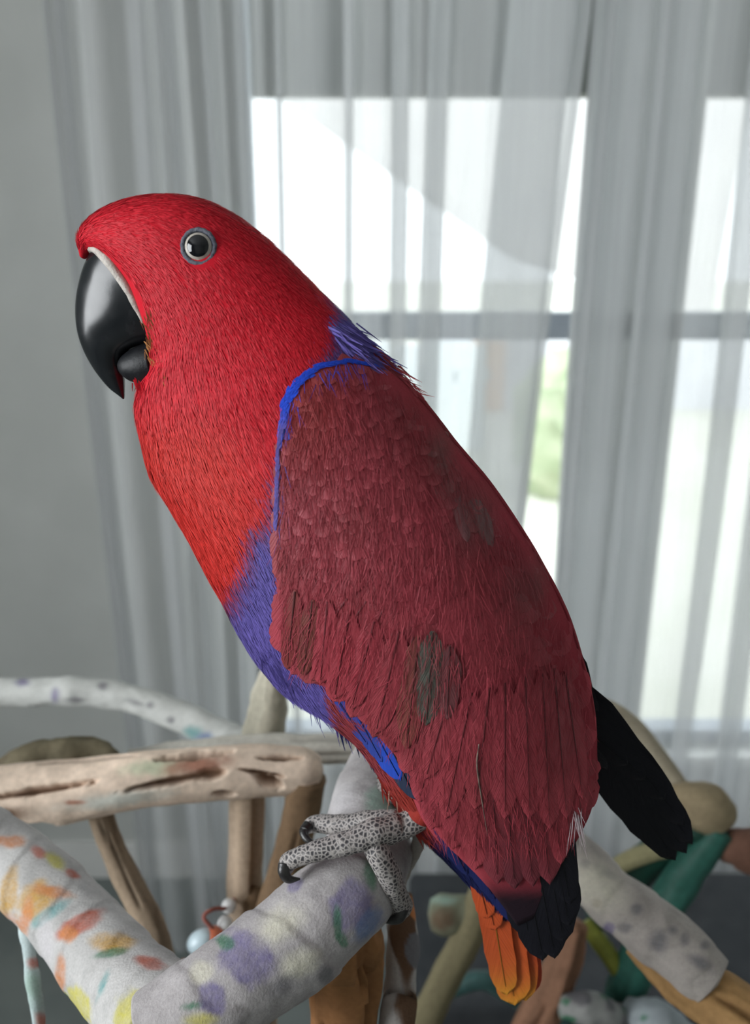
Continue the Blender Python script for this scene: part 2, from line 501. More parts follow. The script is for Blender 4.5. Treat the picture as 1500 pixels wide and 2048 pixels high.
def painter(spots, rand=(), seed=0, white=(176, 171, 171)):
    W0 = srgb(*white)
    def f(V, Nn, col):
        px, py = project(V)
        c = W0 * (1 + 0.10 * nz(V, 90, 1)[:, None] + 0.05 * nz(V, 400, 2)[:, None])
        c = c * (1 - 0.12 * sstep(0.2, 0.9, nz(V, 140, 3)))[:, None]
        view = norm(V - np.array([0, 0, CZ]))
        facing = -(view * Nn).sum(1)
        for k, (name, sc_, thr) in enumerate(rand):
            mk = sstep(thr, thr + 0.10, nz(V + 0.13 * k + seed, sc_, k % 4))
            mk = mk * (1 if not spots else (1 - sstep(-0.15, 0.05, facing)))
            c = c * (1 - mk[:, None]) + PAL[name] * mk[:, None]
        for (x, y, rx, ry, ang, name, soft) in spots:
            ca, sa = math.cos(math.radians(ang)), math.sin(math.radians(ang))
            dx, dy = px - x, py - y
            u = (dx * ca + dy * sa) / rx; v = (-dx * sa + dy * ca) / ry
            d = np.sqrt(u * u + v * v) + 0.16 * nz(V, 260, 1) + 0.08 * nz(V, 700, 2)
            mk = (1 - sstep(1 - soft, 1 + soft, d)) * (facing > -0.1)
            mk = mk * (0.74 + 0.14 * nz(V, 900, 3) + 0.10 * nz(V, 200, 2))
            c = c * (1 - mk[:, None]) + PAL[name] * mk[:, None]
        return c
    return f

M['paper'] = vcol_mat('painted_paper_wrap', 0.85, 0.15, 900, 0.22, 0.5, 0.0007)
M['driftwood'] = vcol_mat('driftwood', 0.8, 0.15, 300, 0.25, 0.4, 0.0008)
M['greenwood'] = vcol_mat('green_stained_wood', 0.55, 0.3, 200, 0.3, 0.3, 0.0008)

# --- painted stand that carries the bird
stand = empty('perch_stand', (*at_y(690, 1900, 0.318)[:2], 0.0), 'forked bird perch wrapped in white paper splashed with coloured paint', 'bird perch')
spots_main = [(495, 1915, 62, 52, 40, 'purple', .22), (425, 1995, 26, 34, -20, 'purple', .2), (705, 1815, 40, 50, 15, 'purple', .25),
              (735, 1850, 40, 20, -50, 'blue', .35), (450, 1885, 18, 16, 0, 'green', .25), (675, 1845, 8, 34, 0, 'green', .3), (684, 1880, 16, 9, 60, 'green', .3),
              (402, 1945, 22, 22, 0, 'cream', .4), (590, 1770, 16, 12, -35, 'purple', .3), (740, 1750, 10, 34, -15, 'green', .35), (652, 1950, 16, 20, 20, 'grey', .3),
              (600, 1925, 40, 24, -30, 'cream', .6), (382, 2012, 18, 7, -10, 'green', .4), (765, 1600, 34, 30, 0, 'mint', .35), (690, 1600, 30, 30, 0, 'pale', .5),
              (750, 1640, 24, 14, 0, 'mint', .3), (560, 1850, 50, 30, -35, 'cream', .7), (400, 2040, 30, 12, 0, 'yellow', .6), (560, 1975, 30, 16, -30, 'grey', .7)]
rand = [('purple', 45, .9), ('green', 60, 1.05), ('yellow', 55, 1.1), ('orange', 50, 1.15)]
tube('perch', [pp(330, 2075, .262, 105), pp(430, 1997, .268, 100), pp(525, 1930, .276, 98), pp(625, 1852, .286, 97), pp(700, 1782, .297, 90), pp(738, 1712, .318, 84),
               pp(735, 1640, .348, 78), pp(748, 1560, .385, 66), pp(790, 1495, .425, 56), pp(850, 1480, .455, 50)], M['paper'], stand, S=230, R=120, lump=0.035, lsc=70,
     color=painter(spots_main, rand, 1), wrap=0.0011, wpitch=0.034, label='white papered perch arm with purple and green paint')
spots_left = [(18, 1785, 17, 50, 10, 'ochre', .3), (72, 1800, 45, 32, -35, 'ochre', .35), (52, 1835, 12, 37, 10, 'orange', .4), (105, 1783, 37, 12, 10, 'orange', .4),
              (98, 1828, 45, 12, -35, 'teal', .4), (160, 1848, 50, 17, -28, 'red', .35), (138, 1868, 17, 15, 0, 'orange', .4), (225, 1885, 42, 20, 0, 'ochre', .35),
              (222, 1906, 35, 8, -10, 'green', .4), (300, 1925, 32, 12, 15, 'red', .4), (157, 2012, 22, 40, -20, 'yellow', .25), (268, 2028, 40, 45, 10, 'yellow', .25),
              (20, 1683, 30, 12, 0, 'orange', .4), (78, 1705, 17, 10, 30, 'red', .4), (110, 1722, 22, 12, 40, 'yellow', .5), (145, 1748, 15, 7, 30, 'red', .4),
              (206, 1968, 6, 30, 20, 'teal', .4), (120, 1950, 10, 37, 0, 'orange', .5), (92, 1880, 15, 50, 0, 'pale', .6), (10, 1845, 22, 17, 0, 'orange', .6)]
tube('perch_arm', [pp(-75, 1655, .385, 66), pp(20, 1722, .372, 72), pp(100, 1790, .352, 76), pp(172, 1872, .330, 82), pp(245, 1960, .302, 92), pp(345, 2060, .268, 104)],
     M['paper'], stand, S=150, R=100, lump=0.03, lsc=60, seed=1, color=painter(spots_left, rand, 2, (196, 194, 192)), wrap=0.0008, wpitch=0.03,
     label='white papered arm with orange, teal and yellow paint')
tube('paper_strip', [pp(62, 1815, .352, 10), pp(50, 1850, .346, 13), pp(58, 1895, .334, 14), pp(66, 1960, .324, 14), pp(78, 2040, .318, 12), pp(82, 2110, .314, 9)], M['paper'], stand, S=50, R=16, lump=0.12, lsc=120,
     seed=2, color=painter([(68, 1925, 16, 12, 0, 'red', .4), (84, 2040, 14, 14, 0, 'red', .4), (64, 1975, 20, 30, 0, 'mint', .7)], (), 3, (190, 205, 205)))
a0 = pp(695, 1880, .312, 74)
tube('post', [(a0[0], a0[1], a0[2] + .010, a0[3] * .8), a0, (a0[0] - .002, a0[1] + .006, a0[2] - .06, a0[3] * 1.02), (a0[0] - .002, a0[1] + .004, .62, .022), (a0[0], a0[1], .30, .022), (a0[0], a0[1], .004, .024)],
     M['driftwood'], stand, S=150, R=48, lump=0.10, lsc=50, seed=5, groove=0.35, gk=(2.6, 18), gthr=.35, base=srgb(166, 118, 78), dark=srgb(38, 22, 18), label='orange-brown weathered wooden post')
spots_right = [(1170, 1728, 12, 10, 0, 'grey', .4), (1193, 1805, 9, 9, 0, 'brown', .4), (1218, 1858, 12, 14, 0, 'purple', .35), (1250, 1855, 14, 9, 0, 'grey', .5),
               (1316, 1882, 18, 24, 0, 'grey', .6), (1272, 1818, 12, 10, 0, 'grey', .5), (1370, 1880, 10, 14, 0, 'grey', .5), (1400, 1925, 26, 12, 30, 'grey', .5),
               (1345, 1860, 10, 10, 0, 'grey', .6), (1410, 1890, 9, 9, 0, 'grey', .6), (1210, 1745, 26, 9, 30, 'grey', .7), (1190, 1770, 60, 40, 40, 'cream', .8)]
tube('perch_arm', [pp(840, 1482, .452, 48), pp(960, 1540, .452, 44), pp(1075, 1630, .44, 46), pp(1150, 1712, .425, 46), pp(1212, 1785, .41, 56), pp(1292, 1850, .395, 62),
                   pp(1380, 1922, .38, 60), pp(1425, 1962, .372, 50)], M['paper'], stand, S=150, R=80, lump=0.06, lsc=60, seed=3,
     color=painter(spots_right, [('grey', 60, 1.0)], 4, (182, 174, 168)), wrap=0.0008, wpitch=0.03, label='white papered arm with grey specks')
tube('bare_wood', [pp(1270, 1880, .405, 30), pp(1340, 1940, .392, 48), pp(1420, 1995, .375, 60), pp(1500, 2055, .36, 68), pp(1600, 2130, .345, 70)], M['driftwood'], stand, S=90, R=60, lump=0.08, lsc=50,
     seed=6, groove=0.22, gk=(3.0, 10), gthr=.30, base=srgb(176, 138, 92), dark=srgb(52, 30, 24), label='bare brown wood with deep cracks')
tube('branch_stub', [pp(800, 1790, .345, 26), pp(805, 1880, .335, 32), pp(800, 1980, .325, 36), pp(790, 2100, .315, 38), (a0[0] + .012, a0[1] + .004, .80, .012)], M['paper'], stand, S=60, R=40, lump=0.14, lsc=60,
     seed=7, color=painter([], [('brown', 55, .1), ('grey', 70, .3), ('orange', 60, .8)], 5, (182, 176, 172)))
tube('paper_scrap', [pp(838, 1650, .318, 12), pp(836, 1690, .320, 12), pp(818, 1735, .322, 10), pp(800, 1775, .324, 7)], M['paper'], stand, S=30, R=14, lump=0.25, lsc=150, seed=3, color=painter([], (), 6, (176, 168, 160)))
th_ = np.linspace(0, 2 * np.pi, 40, endpoint=False)
def disc_base(parent, x, y, r, m):
    prof = [(0.0, 0.0), (r, 0.0), (r, 0.018), (r * .94, 0.026), (0.03, 0.034), (0, 0.034)]
    V = np.array([[x + pr * np.cos(t), y + pr * np.sin(t), z] for pr, z in prof for t in th_])
    return mesh('base', V, grid_faces(len(prof), 40), m, parent)
M['basewood'] = noise_mat('base_board', (0.10, 0.07, 0.05), (0.16, 0.11, 0.08), 14, 0.6, 0.3, 0.2)
disc_base(stand, a0[0], a0[1], 0.16, M['basewood'])

# --- bare driftwood stand behind it
drift = empty('driftwood_stand', (*at_y(490, 1600, 0.47)[:2], 0.0), 'bare driftwood perch stand with a cracked pale rail and upright posts', 'bird perch')
DW = dict(base=srgb(232, 210, 190), dark=srgb(62, 44, 36))
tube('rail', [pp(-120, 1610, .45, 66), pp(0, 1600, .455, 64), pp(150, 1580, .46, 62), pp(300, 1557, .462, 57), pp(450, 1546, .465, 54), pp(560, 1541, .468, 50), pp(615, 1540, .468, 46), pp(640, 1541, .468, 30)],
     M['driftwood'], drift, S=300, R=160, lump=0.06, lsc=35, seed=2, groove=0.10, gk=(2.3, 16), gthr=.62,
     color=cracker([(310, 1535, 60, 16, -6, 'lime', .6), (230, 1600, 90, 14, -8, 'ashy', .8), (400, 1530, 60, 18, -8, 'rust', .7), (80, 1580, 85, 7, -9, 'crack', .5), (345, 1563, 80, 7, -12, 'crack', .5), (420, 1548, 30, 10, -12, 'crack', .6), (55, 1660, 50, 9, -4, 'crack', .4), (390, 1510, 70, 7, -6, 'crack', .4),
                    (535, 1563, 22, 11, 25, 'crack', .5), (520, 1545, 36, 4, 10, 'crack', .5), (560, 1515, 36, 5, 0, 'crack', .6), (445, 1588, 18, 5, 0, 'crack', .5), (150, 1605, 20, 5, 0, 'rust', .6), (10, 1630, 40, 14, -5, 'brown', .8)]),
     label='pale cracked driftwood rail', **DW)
tube('rail', [pp(260, 1520, .52, 22), pp(400, 1505, .52, 28), pp(560, 1497, .52, 30), pp(700, 1500, .515, 30), pp(860, 1505, .51, 28)], M['driftwood'], drift, S=80, R=36, lump=0.10, lsc=50, seed=3, groove=0.3,
     gk=(2.3, 18), gthr=.7, base=srgb(206, 202, 192), dark=srgb(70, 62, 56))
tube('bark_knot', [pp(-30, 1545, .50, 14), pp(40, 1522, .50, 30), pp(110, 1512, .50, 34), pp(190, 1512, .50, 32), pp(235, 1530, .49, 18)], M['driftwood'], drift, S=50, R=32, lump=0.22, lsc=70, seed=4, groove=0.2,
     gk=(1.5, 40), gthr=.3, base=srgb(112, 104, 84), dark=srgb(70, 56, 50), label='greenish brown lump of bark')
a1 = pp(495, 1575, .475, 36)
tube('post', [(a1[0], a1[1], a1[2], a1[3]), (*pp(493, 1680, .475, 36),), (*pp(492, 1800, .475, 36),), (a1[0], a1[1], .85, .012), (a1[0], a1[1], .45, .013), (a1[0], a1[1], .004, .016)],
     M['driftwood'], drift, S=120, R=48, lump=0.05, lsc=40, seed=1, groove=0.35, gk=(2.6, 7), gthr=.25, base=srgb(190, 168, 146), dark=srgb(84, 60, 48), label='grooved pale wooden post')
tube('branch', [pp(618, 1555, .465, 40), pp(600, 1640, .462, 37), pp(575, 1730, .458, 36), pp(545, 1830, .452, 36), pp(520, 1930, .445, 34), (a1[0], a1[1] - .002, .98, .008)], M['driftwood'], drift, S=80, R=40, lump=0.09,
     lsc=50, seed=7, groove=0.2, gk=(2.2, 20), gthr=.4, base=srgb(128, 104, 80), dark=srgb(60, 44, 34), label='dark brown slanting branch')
tube('branch', [pp(190, 1600, .465, 24), pp(215, 1670, .46, 25), pp(250, 1750, .452, 27), pp(290, 1830, .440, 28), pp(318, 1900, .425, 28), pp(335, 1970, .41, 26), pp(345, 2060, .395, 24), (a1[0] - .004, a1[1], .62, .010)],
     M['driftwood'], drift, S=100, R=40, lump=0.10, lsc=60, seed=8, groove=0.25, gk=(2.0, 22), gthr=.2, base=srgb(150, 132, 112), dark=srgb(54, 42, 34), label='grey-brown bark branch with dark streaks')
sp_arc = [(45, 1365, 14, 8, 0, 'purple', .5), (110, 1390, 8, 14, 0, 'purple', .5), (205, 1372, 10, 8, 0, 'grey', .5), (385, 1465, 18, 14, 0, 'teal', .5), (410, 1480, 20, 14, 0, 'blue', .5), (340, 1440, 8, 8, 0, 'grey', .5),
          (150, 1400, 20, 6, 0, 'grey', .6), (270, 1405, 20, 6, 20, 'grey', .6), (300, 1410, 8, 8, 0, 'grey', .5)]
tube('branch', [pp(-60, 1386, .62, 29), pp(40, 1385, .62, 29), pp(140, 1384, .615, 29), pp(240, 1392, .61, 29), pp(330, 1420, .60, 29), pp(410, 1458, .585, 32), pp(480, 1490, .56, 34), pp(540, 1505, .53, 30)], M['paper'], drift,
     S=110, R=44, lump=0.08, lsc=60, seed=4, color=painter(sp_arc, [('grey', 60, .9)], 7, (205, 206, 202)), label='white painted branch curving down')
tube('branch_stub', [pp(520, 1500, .545, 42), pp(528, 1450, .545, 40), pp(538, 1400, .545, 36), pp(546, 1350, .545, 28), pp(550, 1325, .545, 14)], M['driftwood'], drift, S=50, R=40, lump=0.14, lsc=45, seed=6, groove=0.25,
     gk=(2.2, 14), gthr=.4, base=srgb(196, 190, 172), dark=srgb(86, 84, 74), label='pale broken branch stub')
disc_base(drift, a1[0], a1[1], 0.18, M['basewood'])

# --- coloured climbing stand at the right, further back
green = empty('climbing_stand', (*at_y(1290, 1900, 0.60)[:2], 0.0), 'green stained branch stand with a pale curved vine', 'bird perch')
GR = dict(base=srgb(48, 98, 86), dark=srgb(18, 44, 38))
b0 = pp(1285, 1870, .60, 36)
tube('post', [pp(1440, 1660, .60, 26), pp(1400, 1710, .60, 33), pp(1345, 1790, .60, 36), pp(1300, 1860, .60, 36), pp(1268, 1940, .60, 36), pp(1240, 2040, .60, 38), (b0[0] - .02, b0[1], .45, .015), (b0[0] - .02, b0[1], .004, .018)],
     M['greenwood'], green, S=120, R=36, lump=0.08, lsc=45, seed=2, groove=0.1, gk=(2, 10), gthr=.4, label='green stained crooked post', **GR)
tube('branch', [pp(1425, 1672, .60, 16), pp(1375, 1665, .61, 26), pp(1320, 1700, .63, 34), pp(1262, 1755, .65, 34), pp(1200, 1830, .67, 32)], M['greenwood'], green, S=60, R=28, lump=0.1, lsc=45, seed=3, base=srgb(26, 66, 54), dark=srgb(12, 30, 26))
tube('vine', [pp(1120, 1400, .66, 18), pp(1200, 1412, .66, 19), pp(1262, 1450, .655, 20), pp(1308, 1505, .645, 20), pp(1345, 1555, .635, 20), pp(1372, 1598, .62, 22)], M['driftwood'], green, S=70, R=24, lump=0.05, lsc=50, seed=4,
     base=srgb(172, 162, 142), dark=srgb(120, 110, 90), label='pale tan curved vine')
tube('knob', [pp(1345, 1590, .61, 24), pp(1375, 1600, .61, 42), pp(1410, 1615, .61, 48), pp(1440, 1632, .61, 38), pp(1452, 1645, .61, 18)], M['driftwood'], green, S=36, R=32, lump=0.08, lsc=50, seed=5, base=srgb(160, 144, 116), dark=srgb(96, 82, 62),
     label='rounded tan wood knob')
tube('branch', [pp(1170, 1845, .62, 14), pp(1200, 1885, .61, 18), pp(1235, 1935, .605, 19), pp(1268, 1990, .60, 16)], M['greenwood'], green, S=40, R=20, lump=0.06, lsc=60, seed=1, base=srgb(140, 144, 62), dark=srgb(90, 96, 40), label='yellow-green twig')
tube('branch', [pp(1185, 1775, .64, 14), pp(1230, 1735, .63, 17), pp(1290, 1708, .62, 18), pp(1345, 1700, .61, 14)], M['driftwood'], green, S=40, R=20, lump=0.06, lsc=60, seed=2, base=srgb(150, 144, 110), dark=srgb(100, 96, 70))
tube('branch', [pp(1440, 1700, .605, 22), pp(1470, 1695, .60, 40), pp(1520, 1705, .60, 48), pp(1580, 1720, .60, 48)], M['driftwood'], green, S=40, R=28, lump=0.10, lsc=50, seed=7, base=srgb(120, 88, 74), dark=srgb(70, 52, 44), label='reddish brown branch')
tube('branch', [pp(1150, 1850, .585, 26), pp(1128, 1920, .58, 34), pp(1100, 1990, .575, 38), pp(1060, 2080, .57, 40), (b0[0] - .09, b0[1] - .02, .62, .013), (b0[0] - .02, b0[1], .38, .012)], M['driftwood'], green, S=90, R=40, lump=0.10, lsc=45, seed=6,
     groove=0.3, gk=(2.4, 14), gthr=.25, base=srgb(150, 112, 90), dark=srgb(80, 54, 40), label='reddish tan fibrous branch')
tube('branch', [pp(985, 1755, .60, 34), pp(965, 1800, .595, 32), pp(930, 1880, .585, 31), pp(890, 1960, .575, 31), pp(845, 2050, .565, 32), pp(800, 2140, .555, 32), (b0[0] - .14, b0[1] - .03, .45, .012), (b0[0] - .02, b0[1], .25, .012)],
     M['driftwood'], green, S=100, R=32, lump=0.05, lsc=45, seed=3, base=srgb(134, 126, 98), dark=srgb(90, 84, 62), label='khaki smooth branch')
tube('branch_stub', [pp(970, 1815, .595, 26), pp(925, 1825, .595, 34), pp(885, 1828, .595, 36), pp(862, 1828, .595, 26)], M['paper'], green, S=36, R=30, lump=0.12, lsc=50, seed=5,
     color=painter([(888, 1838, 26, 24, 0, 'brown', .5), (885, 1800, 30, 9, 0, 'mint', .6)], (), 8, (130, 132, 112)))
tube('branch', [pp(880, 1985, .66, 18), pp(960, 1960, .66, 20), pp(1020, 1985, .66, 20), pp(1090, 2030, .66, 20), pp(1200, 2030, .62, 22)], M['greenwood'], green, S=60, R=24, lump=0.08, lsc=50, seed=4, base=srgb(52, 82, 80), dark=srgb(24, 40, 44))
tube('branch', [pp(1120, 2010, .56, 22), pp(1170, 2015, .56, 30), pp(1220, 2030, .57, 30), pp(1262, 2045, .585, 26)], M['paper'], green, S=40, R=28, lump=0.16, lsc=60, seed=1, color=painter([], [('grey', 60, .3), ('green', 70, .9)], 9, (170, 170, 168)))
tube('branch', [pp(1250, 2010, .58, 20), pp(1285, 2030, .57, 40), pp(1320, 2050, .56, 44), pp(1380, 2090, .55, 40)], M['paper'], green, S=40, R=30, lump=0.16, lsc=50, seed=2, color=painter([], [('blue', 60, .2), ('green', 60, .8)], 10, (160, 168, 172)))
disc_base(green, b0[0] - .02, b0[1], 0.20, M['basewood'])

# --- small hanging toy of wooden beads
M['bead_blue'] = noise_mat('pale_blue_bead', (0.50, 0.62, 0.68), (0.56, 0.68, 0.72), 60, 0.35, 0.5, 0.02)
M['bead_white'] = noise_mat('white_bead', (0.66, 0.67, 0.67), (0.72, 0.72, 0.72), 60, 0.4, 0.5, 0.02)
M['bead_orange'] = noise_mat('orange_bead', (0.62, 0.16, 0.08), (0.70, 0.20, 0.10), 60, 0.4, 0.5, 0.02)
toy = empty('bird_toy', at_y(430, 1900, .43), 'string of white, pale blue and orange toy beads beside the grooved post', 'bird toy')
def bead(px, py, Y, rx, ry, ang, m):
    c = at_y(px, py, Y); k = float(depth_y(px, py, Y)) / FPX
    th = np.linspace(0, np.pi, 16); ph = np.linspace(0, 2 * np.pi, 24, endpoint=False)
    hole = 0.12
    a, b = math.cos(math.radians(ang)), math.sin(math.radians(ang))
    R_ = np.array([a, 0, -b]); U_ = np.array([b, 0, a])
    V = []
    for t in th:
        rr_ = max(np.sin(t), hole)
        for p_ in ph:
            V.append(c + R_ * rx * k * np.cos(t) + (U_ * np.cos(p_) + np.array([0, 1, 0]) * np.sin(p_)) * ry * k * rr_)
    return mesh('bead', V, grid_faces(16, 24), m, toy)
bead(402, 1884, .43, 32, 24, -35, M['bead_blue']); bead(432, 1878, .432, 20, 26, -35, M['bead_orange'])
bead(450, 1850, .44, 16, 18, 0, M['bead_white']); bead(458, 1812, .455, 15, 15, 0, M['bead_white']); bead(368, 1935, .43, 16, 16, 0, M['bead_orange'])
tube('cord', [pp(366, 1945, .43, 4), pp(400, 1885, .43, 4), pp(432, 1870, .432, 4), pp(408, 1835, .435, 4), pp(428, 1818, .44, 4), pp(456, 1815, .455, 4), pp(475, 1790, .468, 4), pp(492, 1770, .474, 4)], M['driftwood'], toy, S=60, R=8,
     lump=0.05, base=srgb(150, 90, 80), dark=srgb(100, 60, 50))

# --- dark low box, added to fill the dark area in front of the curtains
M['filler'] = noise_mat('dark_filler_fabric', (0.030, 0.034, 0.038), (0.045, 0.048, 0.052), 20, 0.8, 0.2, 0.2)
tz = wz(1745, 1.30)
filler = empty('dark_filler', (0.45, 1.12, 0), 'dark low box added to fill the dark area behind the branches', 'filler')
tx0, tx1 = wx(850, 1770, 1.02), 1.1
box('body', (tx0, 1.02, 0), (tx1, 1.30, tz - 0.05), M['filler'], filler, bevel=0.01)
box('lid', (tx0 - 0.01, 1.01, tz - 0.055), (tx1 + 0.01, 1.305, tz), M['filler'], filler, bevel=0.012)
# ------------------------------------------------------------------ the parrot
YAW = math.radians(14)
Y0 = 0.312
BN = np.array([-math.sin(YAW), -math.cos(YAW), 0.0])       # out of the bird's left side, towards the camera
P0 = at_y(750, 1300, Y0)
CAM = np.array([0, 0, CZ])
def bw(px, py, n=0.0):
    """pixel + height above the bird's midplane (metres) -> world"""
    r = rays(px, py)
    t = ((P0 - CAM) @ BN + np.asarray(n)) / (r @ BN)
    return CAM + r * t[..., None]
def nof(P): return (np.asarray(P) - P0) @ BN
MM = 0.001

def vane_mat(name, rough=0.5, spec=0.35, sx=900, amount=0.2, bump=0.7):
    """feather vane: vertex colour, barb strands running out from the shaft along the UV (metres)"""
    m, n, l = new_mat(name)
    b = principled(n, l, rough, spec)
    a = n.new('ShaderNodeAttribute'); a.attribute_name = 'Col'
    uv = n.new('ShaderNodeUVMap'); uv.uv_map = 'UVMap'
    sep = n.new('ShaderNodeSeparateXYZ'); l.new(uv.outputs[0], sep.inputs[0])
    ab = n.new('ShaderNodeMath'); ab.operation = 'ABSOLUTE'; l.new(sep.outputs[0], ab.inputs[0])
    mu = n.new('ShaderNodeMath'); mu.operation = 'MULTIPLY_ADD'; mu.inputs[1].default_value = -0.42
    l.new(sep.outputs[1], mu.inputs[0]); l.new(ab.outputs[0], mu.inputs[2])
    cmb = n.new('ShaderNodeCombineXYZ')
    m1_ = n.new('ShaderNodeMath'); m1_.operation = 'MULTIPLY'; m1_.inputs[1].default_value = sx * 2.2; l.new(mu.outputs[0], m1_.inputs[0])
    m2_ = n.new('ShaderNodeMath'); m2_.operation = 'MULTIPLY'; m2_.inputs[1].default_value = sx * 0.09; l.new(sep.outputs[1], m2_.inputs[0])
    l.new(m1_.outputs[0], cmb.inputs[0]); l.new(m2_.outputs[0], cmb.inputs[1])
    sg = n.new('ShaderNodeMath'); sg.operation = 'SIGN'; l.new(sep.outputs[0], sg.inputs[0]); l.new(sg.outputs[0], cmb.inputs[2])
    t = n.new('ShaderNodeTexNoise'); t.inputs['Scale'].default_value = 1.0; t.inputs['Detail'].default_value = 4
    l.new(cmb.outputs[0], t.inputs['Vector'])
    r = ramp(n, [(0.30, (1 - amount,) * 3), (0.62, (1.0,) * 3)])  # darker strands: shading of the grooves between barbs, put into the colour
    l.new(t.outputs['Fac'], r.inputs[0])
    mx = n.new('ShaderNodeMix'); mx.data_type = 'RGBA'; mx.blend_type = 'MULTIPLY'; mx.inputs[0].default_value = 1
    l.new(a.outputs['Color'], mx.inputs[6]); l.new(r.outputs[0], mx.inputs[7]); l.new(mx.outputs[2], b.inputs['Base Color'])
    bp_ = n.new('ShaderNodeBump'); bp_.inputs['Strength'].default_value = bump; bp_.inputs['Distance'].default_value = 0.0004
    l.new(t.outputs['Fac'], bp_.inputs['Height']); l.new(bp_.outputs[0], b.inputs['Normal'])
    return m
M['vane'] = vane_mat('feather_vane')
M['vane_dark'] = vane_mat('flight_feather_vane', 0.55, 0.25, 700, 0.2, 0.4)
M['down'] = vcol_mat('feather_down', 0.75, 0.15, 1500, 0.2, 0.2, 0.0003)
M['barb'] = vcol_mat('feather_barb', 0.6, 0.25, 900, 0.15, 0.0)

# ---- body loft: pairs (front px, back px, half thickness mm) from the forehead to the rump
BODY = [((170, 518), (162, 508), 2.0), ((192, 502), (165, 468), 7), ((226, 513), (189, 434), 11), ((258, 545), (235, 406), 14.5), ((285, 586), (300, 390), 17.5),
        ((298, 628), (378, 392), 19.5), ((307, 664), (448, 418), 20.5), ((313, 702), (520, 469), 21.5), ((312, 740), (588, 533), 22.5), ((290, 772), (648, 594), 23.5),
        ((282, 812), (700, 646), 25), ((291, 862), (752, 715), 28), ((310, 930), (822, 790), 31), ((345, 990), (895, 880), 34), ((382, 1050), (958, 958), 36),
        ((420, 1120), (1012, 1035), 37), ((450, 1175), (1062, 1115), 37), ((480, 1235), (1102, 1195), 36), ((512, 1290), (1128, 1275), 34), ((562, 1352), (1145, 1355), 31),
        ((640, 1405), (1152, 1435), 28), ((712, 1468), (1150, 1500), 25), ((775, 1560), (1140, 1560), 21), ((830, 1645), (1115, 1625), 16), ((900, 1722), (1085, 1700), 11),
        ((962, 1790), (1050, 1780), 7), ((1000, 1830), (1030, 1825), 3)]
bf = catmull([a for a, b, t in BODY], 200); bb = catmull([b for a, b, t in BODY], 200); bt = catmull([[t] for a, b, t in BODY], 200)[:, 0]
RB = 96
th = np.linspace(0, 2 * np.pi, RB, endpoint=False)
w_ = (1 - np.cos(th)) / 2
px_ = bf[:, None, 0] + (bb - bf)[:, None, 0] * w_; py_ = bf[:, None, 1] + (bb - bf)[:, None, 1] * w_
sn = np.sin(th); sn = np.sign(sn) * np.abs(sn) ** 0.92
G = bw(px_, py_) + BN * (np.maximum(bt, 0.3)[:, None] * MM * sn)[..., None]
bodyP = G.reshape(-1, 3)

RED, RED2, ORED = srgb(206, 26, 44), srgb(186, 26, 40), srgb(204, 46, 34)
PURP, BLUE, NAVY = srgb(98, 86, 162), srgb(44, 84, 226), srgb(26, 34, 84)
MAR, MAR2, DUSK = srgb(164, 62, 74), srgb(150, 58, 66), srgb(84, 42, 50)
def mixc(a, b, t): return a * (1 - t[..., None]) + b * t[..., None]
def body_color(px, py, jit=0):
    px = px + jit; py = py + 0.6 * jit
    n = np.stack([px, py, 0 * px], -1)
    c = np.broadcast_to(RED, px.shape + (3,)) * 1.0
    c = mixc(c, ORED, sstep(760, 900, py) * sstep(560, 400, px + 0.35 * (900 - py)) * 0.8)
    line = (px - 548) * (1180 - 945) / (450 - 548) + 945          # red breast to violet belly
    d = py - line + 28 * nz(n, 0.02, 1)
    c = mixc(c, srgb(112, 62, 110), sstep(-60, 10, d) * (px < 760))
    c = mixc(c, PURP, sstep(0, 70, d) * (px < 900))
    dn = (px - 668) * 0.93 + (py - 690) * -0.10 + 10 * nz(n, 0.05, 2)     # violet nape
    c = mixc(c, PURP, sstep(-16, 22, dn) * (py < 800))
    dm = (px - 735) * 0.6 + (py - 722) * 0.8 + 8 * nz(n, 0.05, 3)          # mantle
    c = mixc(c, MAR2, sstep(-10, 25, dm) * (px > 640))
    c = mixc(c, srgb(152, 52, 44), sstep(1530, 1570, py + 6 * nz(n, 0.06)) * (px < 900 + 0 * py))
    c = mixc(c, NAVY, sstep(1640, 1690, py))
    return c
qx, qy = project(bodyP)
bird = empty('parrot', bw(760, 1700, 0.0), 'red and maroon parrot with violet belly perched on the papered branch', 'bird')
body = mesh('body', bodyP, np.vstack([grid_faces(200, RB)]), M['down'], bird, col=body_color(qx, qy))
tri = grid_faces(200, RB)
bvh = BVHTree.FromPolygons([tuple(v) for v in bodyP], [tuple(map(int, f)) for f in tri])

# ---- height field of the near side over the frame, harmonically extended
GS = 10
gx = np.arange(100, 1500, GS); gy = np.arange(360, 2060, GS)
GXX, GYY = np.meshgrid(gx, gy)
rr_ = rays(GXX, GYY)
field = np.full(GXX.shape, np.nan)
camv = Vector(CAM)
for i in range(GXX.shape[0]):
    for j in range(GXX.shape[1]):
        h = bvh.ray_cast(camv, Vector(rr_[i, j]).normalized())
        if h[0] is not None: field[i, j] = (np.array(h[0]) - P0) @ BN
def extend(fld, it=900):
    known = ~np.isnan(fld)
    f = np.where(known, fld, np.nanmean(fld))
    # coarse init: nearest rows
    for _ in range(it):
        g = f.copy()
        g[1:-1, 1:-1] = 0.25 * (f[:-2, 1:-1] + f[2:, 1:-1] + f[1:-1, :-2] + f[1:-1, 2:])
        g[0], g[-1], g[:, 0], g[:, -1] = g[1], g[-2], g[:, 1], g[:, -2]
        f = np.where(known, fld, g)
    return f
